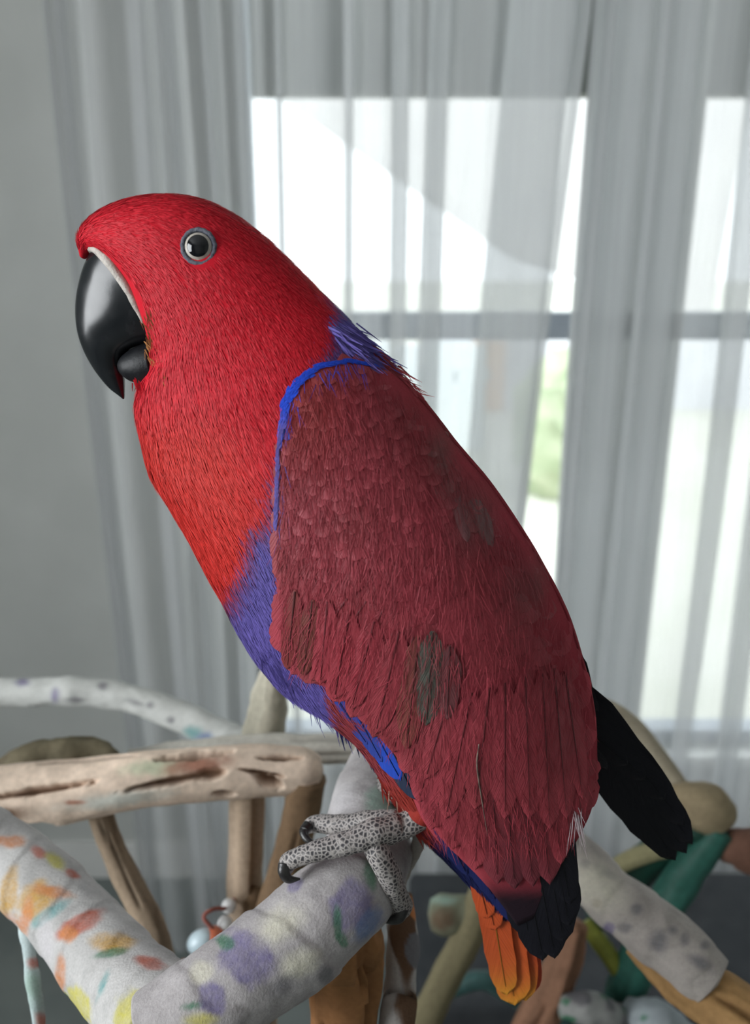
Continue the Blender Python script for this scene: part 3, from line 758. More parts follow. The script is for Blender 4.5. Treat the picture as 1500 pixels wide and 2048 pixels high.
def blur(f, k):
    for _ in range(k):
        g = f.copy()
        g[1:-1, 1:-1] = 0.2 * (f[1:-1, 1:-1] + f[:-2, 1:-1] + f[2:, 1:-1] + f[1:-1, :-2] + f[1:-1, 2:])
        f = g
    return f
BF = extend(field, 300)
wf = field + 3.2 * MM
wf[GYY > 1520] = np.nan
for (ax, ay, an) in [(1095, 1920, 15), (1165, 1830, 9), (990, 1800, 16), (930, 1735, 17), (860, 1665, 19), (810, 1600, 21), (1180, 1650, 4), (1195, 1560, 3), (1050, 1700, 17), (1000, 1600, 21), (1120, 1600, 12), (1060, 1860, 16), (1195, 1480, 4)]:
    wf[(ay - 360) // GS, (ax - 100) // GS] = an * MM
wf[(GYY > 1520) & (GXX > 1300)] = -4 * MM
WFd = blur(extend(wf, 900), 10)
def look(F, px, py):
    u = np.clip((np.asarray(px, float) - gx[0]) / GS, 0, len(gx) - 1.001); v = np.clip((np.asarray(py, float) - gy[0]) / GS, 0, len(gy) - 1.001)
    i = u.astype(int); j = v.astype(int); a = u - i; b = v - j
    return (F[j, i] * (1 - a) + F[j, i + 1] * a) * (1 - b) + (F[j + 1, i] * (1 - a) + F[j + 1, i + 1] * a) * b
def wsurf(px, py, lift=0.0): return bw(px, py, look(WFd, px, py) + lift)

# ---- hair-fine contour feathers on the body, as one dense plumage
def blades(roots, dirs, nrm, L, Wd, col, lift0, lift1, tipc=None, curl=0.0):
    side = norm(np.cross(dirs, nrm))
    L = L[:, None]; Wd = Wd[:, None]
    p0 = roots + nrm * lift0[:, None]; p1 = roots + dirs * L * 0.5 + nrm * (lift0 * .5 + lift1 * .7)[:, None] + side * curl * L * 0.12
    p2 = roots + dirs * L + nrm * lift1[:, None] + side * curl * L * 0.35
    V = np.stack([p0 - side * Wd * .5, p0 + side * Wd * .5, p1 + side * Wd * .5, p1 - side * Wd * .5, p2 + side * Wd * .10, p2 - side * Wd * .10], 1)
    k = np.arange(len(roots))[:, None] * 6
    F = np.vstack([k + np.array([0, 1, 2, 3]), k + np.array([3, 2, 4, 5])])
    tc_ = col if tipc is None else tipc
    C = np.stack([col, col, (col + tc_) / 2, (col + tc_) / 2, tc_, tc_], 1)
    return V.reshape(-1, 3), F, C.reshape(-1, 3)
Sg = np.gradient(G, axis=0); Tg = np.gradient(np.concatenate([G[:, -1:], G, G[:, :1]], 1), axis=1)[:, 1:-1]
Ng = norm(np.cross(Tg, Sg))
ctr = G.mean(1, keepdims=True)
Ng = Ng * np.sign(((G - ctr) * Ng).sum(-1, keepdims=True))
cellA = np.linalg.norm(np.cross(Sg, Tg), axis=-1)
near_w = np.where(sn > -0.05, 1.0, 0.35)[None, :]
wgt = cellA * near_w
wgt[:3] = 0; wgt[150:] *= 0.5
wgt = (wgt / wgt.sum()).ravel()
K = 95000
idx = RNG.choice(len(wgt), K, p=wgt)
si, ri = idx // RB, idx % RB
jit = RNG.uniform(-.5, .5, (K, 2))
roots = G[si, ri] + Sg[si, ri] * jit[:, :1] + Tg[si, ri] * jit[:, 1:]
rx, ry = project(roots)
nr = Ng[si, ri]
dr = norm(Sg[si, ri]); dr = norm(dr + norm(Tg[si, ri]) * RNG.normal(0, 0.13, (K, 1)))
headf = 1 - sstep(650, 1000, ry + 0.0 * rx)
L = (3.2 + 4.6 * (1 - headf)) * MM * RNG.uniform(.7, 1.3, K)
Wd = (0.30 + 0.20 * (1 - headf)) * MM * RNG.uniform(.7, 1.3, K)
cb = body_color(rx, ry, RNG.normal(0, 7, K))
br = RNG.normal(1.0, 0.09, (K, 1))
cb = np.clip(cb * br, 0, 1)
tip = cb
# bare of blades: beak base and eye patch
keep = ~(((rx - 398) / 40) ** 2 + ((ry - 493) / 44) ** 2 < 1)
keep &= ~((rx < np.interp(ry, [500, 520, 548, 580, 610, 660, 700, 752, 756], [205, 230, 252, 275, 286, 293, 298, 304, 0])) & (ry > 500))
sideg = norm(np.cross(dr, nr)); roll = RNG.normal(0, 0.17, (K, 1))
nr2 = norm(nr + sideg * roll)
V, F, C = blades(roots[keep], dr[keep], nr2[keep], L[keep], Wd[keep], cb[keep], np.full(keep.sum(), 0.05 * MM), (0.25 + 0.4 * RNG.random(keep.sum())) * MM * (1 - .4 * headf[keep]), tip[keep])
mesh('plumage', V, F, M['barb'], bird, col=C, kind='stuff', smooth=False)

# loose tufts: belly fringe, nape, thigh, chin bristles
def tuft(name, spec, parent=None, mat='barb'):
    Vs, Fs, Cs, o_ = [], [], [], 0
    for (x0, y0, x1, y1, n, dx, dy, ln, wd, c, nb, jx) in spec:
        t = RNG.random(n); jx_ = RNG.normal(0, jx, n)
        rx_ = x0 + (x1 - x0) * t + jx_; ry_ = y0 + (y1 - y0) * t + RNG.normal(0, jx, n)
        base_n = (look(BF, rx_, ry_) if nb is None else np.full(n, nb * MM))
        r0 = bw(rx_, ry_, base_n)
        ang = RNG.normal(0, 0.16, n)
        ddx = dx * np.cos(ang) - dy * np.sin(ang); ddy = dx * np.sin(ang) + dy * np.cos(ang)
        r1 = bw(rx_ + ddx * 20, ry_ + ddy * 20, base_n + RNG.normal(0, .6 * MM, n))
        d_ = norm(r1 - r0)
        nn = np.broadcast_to(-norm(rays(x0, y0)), d_.shape); nn = norm(nn - d_ * (nn * d_).sum(-1, keepdims=True))
        cc = np.array(c)[None] * RNG.normal(1, .15, (n, 1))
        V_, F_, C_ = blades(r0, d_, nn, ln * MM * RNG.uniform(.6, 1.3, n), wd * MM * RNG.uniform(.7, 1.3, n), cc, np.full(n, .2 * MM), np.full(n, .6 * MM), cc, curl=RNG.normal(0, .25, (n, 1)))
        Vs.append(V_); Fs.append(F_ + o_); Cs.append(C_); o_ += len(V_)
    return mesh(name, np.vstack(Vs), np.vstack(Fs), M[mat], parent or bird, col=np.vstack(Cs), kind='stuff', smooth=False)
tuft('fringe', [(520, 1300, 580, 1362, 120, .55, .84, 7, .8, PURP, None, 6), (575, 1352, 690, 1430, 320, .45, .9, 9, .8, PURP, 8, 7), (600, 1372, 700, 1440, 60, .5, .87, 15, .5, PURP, 8, 5),
                (660, 1410, 760, 1520, 200, .5, .87, 8, .8, NAVY, 9, 6), (762, 1545, 850, 1660, 260, .5, .87, 7, .6, srgb(150, 48, 40), 10, 9), (775, 1560, 830, 1630, 30, .4, .9, 9, .35, srgb(200, 160, 140), 11, 5)])
tuft('nape_tuft', [(668, 650, 728, 712, 420, .62, .62, 9, .7, PURP, None, 8), (700, 660, 748, 716, 200, .75, .62, 10, .6, PURP, 2, 7), (735, 690, 820, 775, 120, .75, .66, 8, .4, MAR2, 3, 5)])
tuft('chin_bristle', [(294, 615, 300, 690, 70, .35, .94, 3.2, .3, srgb(150, 92, 56), None, 5), (298, 680, 322, 752, 150, .5, .85, 4.2, .32, srgb(178, 128, 76), None, 6), (272, 764, 292, 776, 60, .2, .95, 3, .4, RED, None, 4), (262, 548, 300, 640, 160, .55, .5, 3, .35, RED, 9, 3)])

# ---- beak
def beak_loft(name, st, m, S=60, R=56, pw=0.85, n0=0.0, bowpow=1.0):
    C_ = catmull([s[0] for s in st], S); T_ = catmull([s[1] for s in st], S); B_ = catmull([s[2] for s in st], S); t_ = catmull([[s[3]] for s in st], S)[:, 0]
    th = np.linspace(0, 2 * np.pi, R, endpoint=False); w = (1 - np.cos(th)) / 2; s_ = np.sin(th)
    x = C_[:, None, 0] + (T_ - C_)[:, None, 0] * w + B_[:, None, 0] * np.abs(s_) ** bowpow
    y = C_[:, None, 1] + (T_ - C_)[:, None, 1] * w + B_[:, None, 1] * np.abs(s_) ** bowpow
    n = n0 + np.maximum(t_, .2)[:, None] * MM * np.sign(s_) * np.abs(s_) ** pw
    V = bw(x, y) + BN * n[..., None]
    F = [tuple(f) for f in grid_faces(S, R)] + [tuple(range(R - 1, -1, -1)), tuple((S - 1) * R + j for j in range(R))]
    return mesh(name, V, F, m, bird), V
mb, n_, l_ = new_mat('black_beak_horn')
b_ = principled(n_, l_, 0.28, 0.5, (0.010, 0.012, 0.014))
tc = n_.new('ShaderNodeTexCoord'); t_ = n_.new('ShaderNodeTexNoise'); t_.inputs['Scale'].default_value = 180; t_.inputs['Detail'].default_value = 5
l_.new(tc.outputs['Object'], t_.inputs['Vector'])
r_ = ramp(n_, [(0.3, (0.20, 0.20, 0.20)), (0.8, (0.28, 0.28, 0.28))]); l_.new(t_.outputs['Fac'], r_.inputs[0]); l_.new(r_.outputs[0], b_.inputs['Roughness'])
r2_ = ramp(n_, [(0.45, (0.009, 0.011, 0.013)), (0.8, (0.018, 0.020, 0.023))]); l_.new(t_.outputs['Fac'], r2_.inputs[0]); l_.new(r2_.outputs[0], b_.inputs['Base Color'])
bpn = n_.new('ShaderNodeBump'); bpn.inputs['Strength'].default_value = 0.12; bpn.inputs['Distance'].default_value = 0.0004
l_.new(t_.outputs['Fac'], bpn.inputs['Height']); l_.new(bpn.outputs[0], b_.inputs['Normal'])
M['beak'] = mb
M['beak_lower'] = noise_mat('matt_black_beak_horn', (0.006, 0.007, 0.009), (0.011, 0.012, 0.014), 200, 0.45, 0.25, 0.1)
_, UB = beak_loft('upper_beak', [((186, 496), (300, 690), (44, -28), 11.5), ((168, 535), (286, 690), (26, -14), 11.8), ((157, 590), (270, 694), (12, -4), 11), ((159, 645), (256, 703), (3, 0), 9.3),
                         ((171, 692), (249, 720), (0, 0), 7.4), ((191, 735), (247, 746), (0, 0), 5.2), ((217, 772), (248, 772), (0, 0), 2.9), ((240, 792), (248.5, 792), (0, 0), 1.2), ((246, 798), (248, 798), (0, 0), .4)], M['beak'])
beak_loft('lower_beak', [((312, 680), (330, 764), (0, 0), 9.8), ((288, 686), (304, 768), (0, 0), 9.8), ((266, 697), (274, 763), (0, 0), 8.8), ((252, 708), (257, 752), (0, 0), 7.0), ((245, 718), (248, 742), (0, 0), 4.4), ((242, 727), (243, 735), (0, 0), 1)], M['beak_lower'], S=36, R=40)
M['cere'] = noise_mat('grey_cere_skin', (0.40, 0.36, 0.32), (0.58, 0.53, 0.48), 300, 0.5, 0.4, 0.3)
ci = np.arange(-8, 22) % 56
cl = UB[1, ci]
cw = [(*p, (0.9 + 1.1 * math.sin(math.pi * (k / 29)) ** 0.7) * MM) for k, p in enumerate(cl + BN * 0.0004 + np.array([0, 0, .0006]))]
tube('cere', cw, M['cere'], bird, S=60, R=16, lump=0.10, lsc=300)

# ---- eyes
M['eye_dark'] = (lambda: (lambda t: (principled(t[1], t[2], 0.04, 0.6, (0.004, 0.004, 0.006)), t[0])[1])(new_mat('black_eye')))()
M['iris'] = noise_mat('pale_iris', (0.42, 0.38, 0.33), (0.56, 0.51, 0.46), 900, 0.35, 0.5, 0.1)
M['lid'] = noise_mat('blue_grey_eyelid', (0.08, 0.085, 0.12), (0.17, 0.18, 0.22), 700, 0.5, 0.4, 0.5)
def make_eye(c, ax, up, k):
    """c eye centre on the skin, ax outward axis, k metres per frame pixel"""
    ax = norm(ax); rt = norm(np.cross(up, ax)); upv = np.cross(ax, rt)
    def ringmesh(name, prof, m, parent, seg=48, sq=1.0, wob=0.0):
        th = np.linspace(0, 2 * np.pi, seg, endpoint=False)
        V = []
        for (r, h) in prof:
            w = 1 + wob * np.sin(th * 9 + 1) * 0.5 + wob * np.sin(th * 17)
            V.append(c + (np.cos(th)[:, None] * rt * sq + np.sin(th)[:, None] * upv) * (r * k * w)[:, None] + ax * h * k)
        V = np.array(V)
        return mesh(name, V, grid_faces(len(prof), seg), m, parent)
    R0 = 36.0
    dome = [(R0 * math.sin(a), R0 * math.cos(a) - 20) for a in np.linspace(0.001, 1.25, 18)]
    e = ringmesh('eye', dome, M['eye_dark'], bird)
    a0_, a1_ = math.asin(21.5 / R0), math.asin(26.5 / R0)
    ringmesh('iris', [((R0 + .5) * math.sin(a), (R0 + .5) * math.cos(a) - 20) for a in np.linspace(a0_, a1_, 6)], M['iris'], e)
    tor = [(33.0 + 5 * math.cos(a) , 1.5 + 5 * math.sin(a)) for a in np.linspace(-2.4, 3.6, 20)]
    ringmesh('eyelid', tor, M['lid'], e, 96, 0.97, 0.012)
pe = bw(397, 493, float(look(BF, 397, 493)))
kpx = float((pe - CAM) @ np.array([0, cp, -sp])) / FPX
hit = bvh.ray_cast(camv, Vector(rays(397, 493)).normalized())
axn = np.array(hit[1]); axn = axn if axn @ BN > 0 else -axn
upv_ = np.array([0, 0, 1.0])
make_eye(pe - axn * 2 * kpx, norm(axn * 0.6 + 0.4 * norm(CAM - pe) + np.array([-.06, 0, 0])), upv_, kpx)
mir = lambda p: p - 2 * BN * ((p - P0) @ BN)
axm = axn - 2 * BN * (axn @ BN)
make_eye(mir(pe), axm, upv_, kpx)

# ---- wings
WING = [((655, 728), (742, 722)), ((590, 772), (800, 762)), ((563, 830), (858, 825)), ((553, 900), (912, 897)), ((549, 980), (972, 966)), ((549, 1060), (1024, 1040)), ((550, 1140), (1072, 1118)), ((553, 1225), (1112, 1192)),
        ((560, 1300), (1142, 1262)), ((590, 1352), (1164, 1335)), ((650, 1375), (1180, 1395)), ((712, 1434), (1190, 1450)), ((776, 1506), (1193, 1505)), ((816, 1562), (1190, 1560)), ((842, 1628), (1182, 1615)), ((885, 1688), (1160, 1665)),
        ((945, 1745), (1130, 1715)), ((995, 1800), (1095, 1765)), ((1035, 1850), (1066, 1835))]
wF = catmull([a for a, b in WING], 90); wB = catmull([b for a, b in WING], 90)
v = np.linspace(0, 1, 40)
wxp = wF[:, None, 0] + (wB - wF)[:, None, 0] * v; wyp = wF[:, None, 1] + (wB - wF)[:, None, 1] * v
edge = sstep(0, .07, v)[None, :] * sstep(0, .05, np.linspace(0, 1, 90))[:, None]
wn_ = look(WFd, wxp, wyp) - 3.0 * MM * (1 - edge) - 0.6 * MM
Wt = bw(wxp, wyp, wn_)
def wing_color(px, py, jit=0):
    px = px + jit; py = py + .5 * jit
    n = np.stack([px, py, 0 * px], -1)
    c = mixc(np.broadcast_to(MAR, px.shape + (3,)), MAR2, 0.5 + 0.5 * nz(n, .012, 1))
    c = mixc(c, srgb(150, 48, 46), sstep(1010, 820, py) * sstep(760, 600, px) * .7)
    c = mixc(c, srgb(166, 56, 68), np.exp(-((px - 690) / 70) ** 2 - ((py - 1310) / 90) ** 2))
    for (gx_, gy_, sx_, sy_, s) in [(880, 900, 22, 40, .55), (945, 1030, 40, 55, .5), (900, 970, 20, 28, .4), (1040, 1170, 30, 50, .35), (1075, 1160, 16, 50, .4), (860, 1350, 34, 60, .75), (612, 1290, 18, 60, .3)]:
        c = mixc(c, srgb(92, 84, 80), s * np.exp(-((px - gx_) / sx_) ** 2 - ((py - gy_) / sy_) ** 2))
    c = mixc(c, srgb(34, 22, 30), sstep(1740, 1800, py))      # black pigment of the wing tip
    # blue shoulder edge
    ex = np.interp(py, [722, 735, 760, 800, 870, 960, 1060, 1100], [690, 628, 594, 566, 554, 549, 549, 549])
    wdt = np.interp(py, [722, 780, 830, 870, 960, 1050, 1090], [16, 15, 11, 6, 6, 7, 0])
    mk = sstep(wdt, wdt * .4, px - ex + 3 * nz(n, .15, 1)) * (py < 1085)
    mk = np.maximum(mk, sstep(9, 4, py - (724 + np.maximum(0, px - 690) * .22 + np.maximum(0, 690 - px) * .30)) * (px > 590) * (px < 722))
    bl = mixc(np.broadcast_to(BLUE, c.shape), PURP, sstep(830, 880, py))
    return mixc(c, bl, mk)
w_base = mesh('wing', Wt, grid_faces(90, 40, False), M['down'], bird, col=wing_color(wxp.ravel(), wyp.ravel()))
md = w_base.modifiers.new('thickness', 'SOLIDIFY'); md.thickness = 0.0015; md.offset = 0
w_base['label'] = 'folded maroon wing with a blue shoulder edge'

FLOW = np.array([(600, 850, -.05), (560, 1200, -.15), (700, 1000, .05), (900, 950, .28), (850, 1200, -.02), (1000, 1150, .24), (640, 1300, -.35), (740, 1400, -.5), (850, 1500, -.22), (900, 1620, .12), (1000, 1600, .22), (1100, 1400, .08), (1150, 1550, .02),
                 (1050, 1800, .25), (700, 780, .3), (1020, 1300, .05)])
def flow(px, py):
    d2 = (px[:, None] - FLOW[:, 0]) ** 2 + (py[:, None] - FLOW[:, 1]) ** 2 + 900
    w = 1 / d2 ** 1.3
    dx = (w * FLOW[:, 2]).sum(1) / w.sum(1)
    l = np.sqrt(dx * dx + 1)
    return dx / l, 1 / l

NV, NU = 13, 7
tv = np.sin(np.linspace(0, np.pi / 2, NV)); uu = np.linspace(-1, 1, NU)
def wprof(t, p=3.2): return np.minimum(1, (t * 3.5 + .03)) ** .6 * np.maximum(1 - t ** p, 0.0) ** .5
def feather_set(x, y, dx, dy, L, Wd, lift0, lift1, col, tipcol=None, surf=wsurf, cup=0.6, p=3.2, ragged=.05, tpow=1.0):
    """vectorised conforming feathers; all lengths in frame pixels on the wing surface, lifts in metres"""
    n = len(x)
    t = tv[None, :, None]; u = uu[None, None, :]
    hw = Wd[:, None, None] * wprof(t, p)
    rag = 1 + ragged * RNG.normal(0, 1, (n, NV, NU)) * (np.abs(u) > .6)
    a = L[:, None, None] * (t - 0.02 * u * u * t) * np.ones_like(u)
    b = hw * u * rag
    X = x[:, None, None] + dx[:, None, None] * a - dy[:, None, None] * b
    Y = y[:, None, None] + dy[:, None, None] * a + dx[:, None, None] * b
    lift = lift0[:, None, None] + (lift1 - lift0)[:, None, None] * t + cup * MM * (1 - u * u) * .6 * np.minimum(1, t * 3)
    V = surf(X, Y, lift)
    tc_ = col if tipcol is None else tipcol
    t3 = t[..., None] ** tpow
    C = col[:, None, None, :] * (1 - t3) + tc_[:, None, None, :] * t3
    C = np.broadcast_to(C, V.shape)
    s = 1.0 / 5000
    UV = np.stack([np.broadcast_to(b * s, X.shape), np.broadcast_to(a * s, X.shape)], -1) + 0.0
    UV[..., 1] += RNG.uniform(0, 1, (n, 1, 1))
    return V, C, UV
fgrid = grid_faces(NV, NU, False)
def feathers_mesh(name, parts, mat, parent, kind='stuff'):
    V = np.concatenate([p[0].reshape(-1, 3) for p in parts]); C = np.concatenate([p[1].reshape(-1, 3) for p in parts]); U = np.concatenate([p[2].reshape(-1, 2) for p in parts])
    k = np.arange(len(V) // (NV * NU))[:, None, None] * (NV * NU)
    return mesh(name, V, (fgrid[None] + k).reshape(-1, 4), mat, parent, col=C, uv=U, kind=kind)
from itertools import product
def inside(px, py, shrink=0.0):
    s = np.interp(py, wF[:, 1], np.arange(90))
    lf = np.interp(py, wF[:, 1], wF[:, 0]); rt = np.interp(py, wB[:, 1], wB[:, 0])
    return (px > lf + shrink) & (px < rt - shrink * 1.8) & (py > 724)
# small overlapping coverts
cx_, cy_ = [], []
yy = 705.0; row = 0
while yy < 1640:
    step = 15 + 9 * sstep(720, 1300, yy)
    for xx in np.arange(540 + (row % 2) * step * .7, 1210, step * 1.35):
        cx_.append(xx + random.gauss(0, 5)); cy_.append(yy + random.gauss(0, 4))
    yy += step * 1.15; row += 1
cx_ = np.array(cx_); cy_ = np.array(cy_)
Lc = 46 + 44 * sstep(720, 1350, cy_)
fx, fy = flow(cx_, cy_)
okc = inside(cx_ + fx * Lc * .5, cy_ + fy * Lc * .5 , 10) & inside(cx_ + fx * Lc, cy_ + fy * Lc - 4, 3) & (cy_ < 1560)
cx_, cy_, Lc, fx, fy = cx_[okc], cy_[okc], Lc[okc], fx[okc], fy[okc]
order = np.argsort(-cy_)
cx_, cy_, Lc, fx, fy = [q[order] for q in (cx_, cy_, Lc, fx, fy)]
nC = len(cx_)
an = RNG.normal(0, .10, nC); fx, fy = fx * np.cos(an) - fy * np.sin(an), fx * np.sin(an) + fy * np.cos(an)
colc = wing_color(cx_ + fx * Lc * .7, cy_ + fy * Lc * .7, RNG.normal(0, 8, nC)) * RNG.normal(1, .05, (nC, 1))
fs = feather_set(cx_, cy_, fx, fy, Lc * RNG.uniform(.9, 1.15, nC), Lc * .36 * RNG.uniform(.85, 1.15, nC), np.full(nC, -.3 * MM), RNG.uniform(.35, .75, nC) * MM, colc, colc, ragged=.06, p=4.5, cup=.25)
feathers_mesh('covert_plumage', [fs], M['vane'], w_base)
# stray barbs over the coverts
KB = 20000
bx_, by_ = RNG.uniform(545, 1200, KB), RNG.uniform(725, 1700, KB)
kp = inside(bx_, by_, 6) & (RNG.random(KB) < 1 - .5 * sstep(1080, 1250, by_)); bx_, by_ = bx_[kp], by_[kp]; KB = len(bx_)
fx, fy = flow(bx_, by_); an = RNG.normal(0, .22, KB); fx, fy = fx * np.cos(an) - fy * np.sin(an), fx * np.sin(an) + fy * np.cos(an)
bl_ = (.55 + 1.9 * sstep(1090, 1290, by_ + .25 * (bx_ - 700))) * MM * RNG.uniform(.8, 1.05, KB)
r0 = wsurf(bx_, by_, bl_); r1 = wsurf(bx_ + fx * 20, by_ + fy * 20, bl_)
rs_ = wsurf(bx_ + fy * 10, by_ - fx * 10, bl_)
dd = norm(r1 - r0); nn = norm(np.cross(dd, rs_ - r0)); nn = nn * np.sign(nn @ BN)[:, None]
nn = norm(nn + np.cross(dd, nn) * RNG.normal(0, .3, (KB, 1)))
cbb = wing_color(bx_, by_, RNG.normal(0, 10, KB)); lum = RNG.random(KB)
cbb = cbb * np.where(lum < .16, .85, np.where(lum > .93, 1.15, 1.0))[:, None]
V, F, C = blades(r0, dd, nn, RNG.uniform(4, 11, KB) * MM, RNG.uniform(.10, .26, KB) * MM, cbb, np.zeros(KB), RNG.uniform(.05, .5, KB) * MM, curl=RNG.normal(0, .2, (KB, 1)))
mesh('barb_plumage', V, F, M['barb'], w_base, col=C, kind='stuff', smooth=False)

# bright blue lesser coverts along the bend of the wing
tt = RNG.random(900)
bxs = np.interp(tt, [0, .18, .36, .5, .62, .8, 1], [756, 700, 640, 598, 570, 553, 548]); bys = np.interp(tt, [0, .18, .36, .5, .62, .8, 1], [735, 722, 730, 757, 800, 900, 1050])
wd_ = np.interp(tt, [0, .3, .5, .62, .75, 1], [2, 4, 8, 8, 2.5, 2.5])
bxs = bxs + RNG.normal(0, 1, 900) * wd_ * .5 + 3; bys = bys + np.abs(RNG.normal(0, 1, 900)) * wd_ * .6 - 3
tgx = np.gradient(np.interp(np.linspace(0, 1, 101), [0, .18, .36, .5, .62, .8, 1], [756, 700, 640, 598, 570, 553, 548])); tgy = np.gradient(np.interp(np.linspace(0, 1, 101), [0, .18, .36, .5, .62, .8, 1], [735, 722, 730, 757, 800, 900, 1050]))
kk = (tt * 100).astype(int); gx2, gy2 = tgx[kk], tgy[kk]; gl_ = np.hypot(gx2, gy2); gx2, gy2 = gx2 / gl_ + .05, gy2 / gl_ + .12
lf_ = .5 * MM
r0 = wsurf(bxs, bys, lf_); r1 = wsurf(bxs + gx2 * 20, bys + gy2 * 20, lf_); rs_ = wsurf(bxs + gy2 * 10, bys - gx2 * 10, lf_)
dd = norm(r1 - r0); nn = norm(np.cross(dd, rs_ - r0)); nn = nn * np.sign(nn @ BN)[:, None]
cbl = mixc(np.broadcast_to(BLUE, (900, 3)), PURP, sstep(.62, .72, tt)) * RNG.normal(1, .15, (900, 1))
V, F, C = blades(r0, dd, nn, RNG.uniform(2, 3.4, 900) * MM, RNG.uniform(.5, 1.0, 900) * MM, cbl, np.zeros(900), np.full(900, .4 * MM))
mesh('blue_edge', V, F, M['barb'], w_base, col=C, kind='stuff', smooth=False)

# larger feathers, each its own part: (root px, tip px, half width px, colour, lift mm, bend)
def big_feather(name, a, b, hw, col, lift, parent, tip=None, surf=wsurf, mat='vane', p=3.2, shaft=True, cup=.5, label=None, dl=0.6, tpow=1.0):
    a = np.array(a, float); b = np.array(b, float)
    d = b - a; Ln = np.hypot(*d); d = d / Ln
    one = lambda q: np.array([q], float)
    col = np.array(col); tp = col if tip is None else np.array(tip)
    V, C, U = feather_set(one(a[0]), one(a[1]), one(d[0]), one(d[1]), one(Ln), one(hw), one(lift * MM), one((lift + dl) * MM), col[None], tp[None], surf=surf, cup=cup, p=p, ragged=.05, tpow=tpow)
    V = V.reshape(-1, 3); C = C.reshape(-1, 3).copy(); U = U.reshape(-1, 2)
    F = fgrid
    if shaft:
        t = np.linspace(0.02, .94, 9)
        X = a[0] + d[0] * Ln * t; Y = a[1] + d[1] * Ln * t
        wv = (1.7 * (1 - t) + .5)
        lf = (lift + dl * t + cup * .6 * np.minimum(1, t * 3) + .25) * MM
        A = surf(X - d[1] * wv, Y + d[0] * wv, lf - .1 * MM); B = surf(X + d[1] * wv, Y - d[0] * wv, lf - .1 * MM); T_ = surf(X, Y, lf + .12 * MM)
        SV = np.stack([A, T_, B], 1).reshape(-1, 3)
        F = np.vstack([F, grid_faces(9, 3, False, len(V))])
        C = np.vstack([C, np.repeat((tp * .35)[None], 27, 0)]); U = np.vstack([U, np.zeros((27, 2))]); V = np.vstack([V, SV])
    o = mesh(name, V, F, M[mat], parent, col=C, uv=U)
    if label: o['label'] = label
    return o
def wc(x, y, k=1.0): return wing_color(np.array([float(x)]), np.array([float(y)]))[0] * k
# hidden-edge blue and navy flight feathers first, lowest layer
for a, b, hw, c in [((690, 1385), (765, 1525), 20, srgb(46, 66, 150)), ((715, 1400), (802, 1562), 28, srgb(38, 74, 180)), ((668, 1390), (735, 1490), 14, srgb(56, 68, 150)), ((760, 1450), (832, 1600), 24, srgb(44, 54, 76)),
                    ((860, 1600), (935, 1752), 20, NAVY), ((890, 1610), (990, 1800), 26, NAVY), ((930, 1640), (1025, 1845), 28, NAVY), ((960, 1640), (1060, 1880), 32, NAVY)]:
    big_feather('flight_feather', a, b, hw, c, -1.8, w_base, mat='vane_dark', tip=c)
# black primaries, near wing tip
PRI = srgb(20, 19, 27)
for k, (a, b, hw) in enumerate([((1010, 1560), (1058, 1880), 40), ((1020, 1560), (1086, 1922), 42), ((1045, 1560), (1110, 1918), 42), ((1065, 1550), (1128, 1886), 42), ((1080, 1540), (1138, 1852), 38), ((1090, 1530), (1140, 1810), 34)]):
    big_feather('primary_feather', a, b, hw, PRI, -1.2 + .25 * k, w_base, mat='vane_dark', tip=PRI, p=9)
# secondaries and greater coverts fanning to the lower edge
SEC = [((700, 1190), (582, 1350), 30, (.8)), ((735, 1200), (622, 1362), 32, .95), ((770, 1215), (668, 1392), 36, 1.1), ((800, 1240), (700, 1436), 38, 1.1), ((830, 1270), (745, 1476), 38, 1.05), ((850, 1300), (785, 1506), 36, 1.0),
       ((880, 1330), (815, 1546), 36, .95), ((905, 1370), (836, 1606), 40, .9), ((930, 1400), (862, 1660), 42, .85), ((950, 1410), (905, 1700), 42, .8), ((965, 1420), (950, 1742), 42, .75), ((980, 1420), (995, 1770), 42, .7), ((1000, 1420), (1030, 1780), 40, .62),
       ((1030, 1400), (1066, 1775), 40, .6), ((1060, 1400), (1100, 1770), 40, .55), ((1085, 1390), (1122, 1730), 36, .55), ((1108, 1380), (1142, 1690), 30, .55), ((1130, 1370), (1164, 1640), 26, .5)]
for k, (a, b, hw, s) in enumerate(SEC):
    big_feather('secondary_feather', a, b, hw, wc(*a), .2 + .06 * k, w_base, tip=wc(*b), p=5)
# upper layer: coverts with visible vanes, a few grey-based ones left uncovered
OLI = srgb(88, 88, 80)
for k, (a, b, hw, c) in enumerate([((590, 1180), (574, 1340), 20, srgb(122, 50, 50)), ((625, 1200), (606, 1352), 22, srgb(112, 54, 48)), ((655, 1200), (640, 1370), 26, None), ((700, 1220), (668, 1400), 30, None), ((750, 1240), (702, 1420), 32, None), ((800, 1260), (750, 1470), 34, None),
                                  ((838, 1270), (812, 1500), 30, srgb(128, 66, 60)), ((866, 1262), (852, 1452), 32, OLI), ((900, 1290), (894, 1440), 24, srgb(118, 66, 70)), ((905, 1370), (850, 1560), 30, None), ((945, 1380), (890, 1640), 34, None), ((980, 1370), (950, 1620), 34, None),
                                  ((1010, 1360), (1010, 1640), 34, None), ((1050, 1340), (1060, 1640), 34, None), ((1085, 1340), (1100, 1660), 34, None), ((1108, 1330), (1134, 1640), 28, None), ((1130, 1340), (1166, 1600), 22, None)]):
    big_feather('covert_feather', a, b, hw, wc(*a) if c is None else c, 1.1 + .05 * k, w_base, tip=wc(*b) if c is None else c, p=4)
for k, (a, b, hw, c) in enumerate([((905, 950), (935, 1085), 16, srgb(124, 76, 80)), ((935, 950), (985, 1095), 20, srgb(116, 78, 80))]):
    big_feather('covert_feather', a, b, hw, c, .15, w_base, tip=c, p=4, shaft=False)
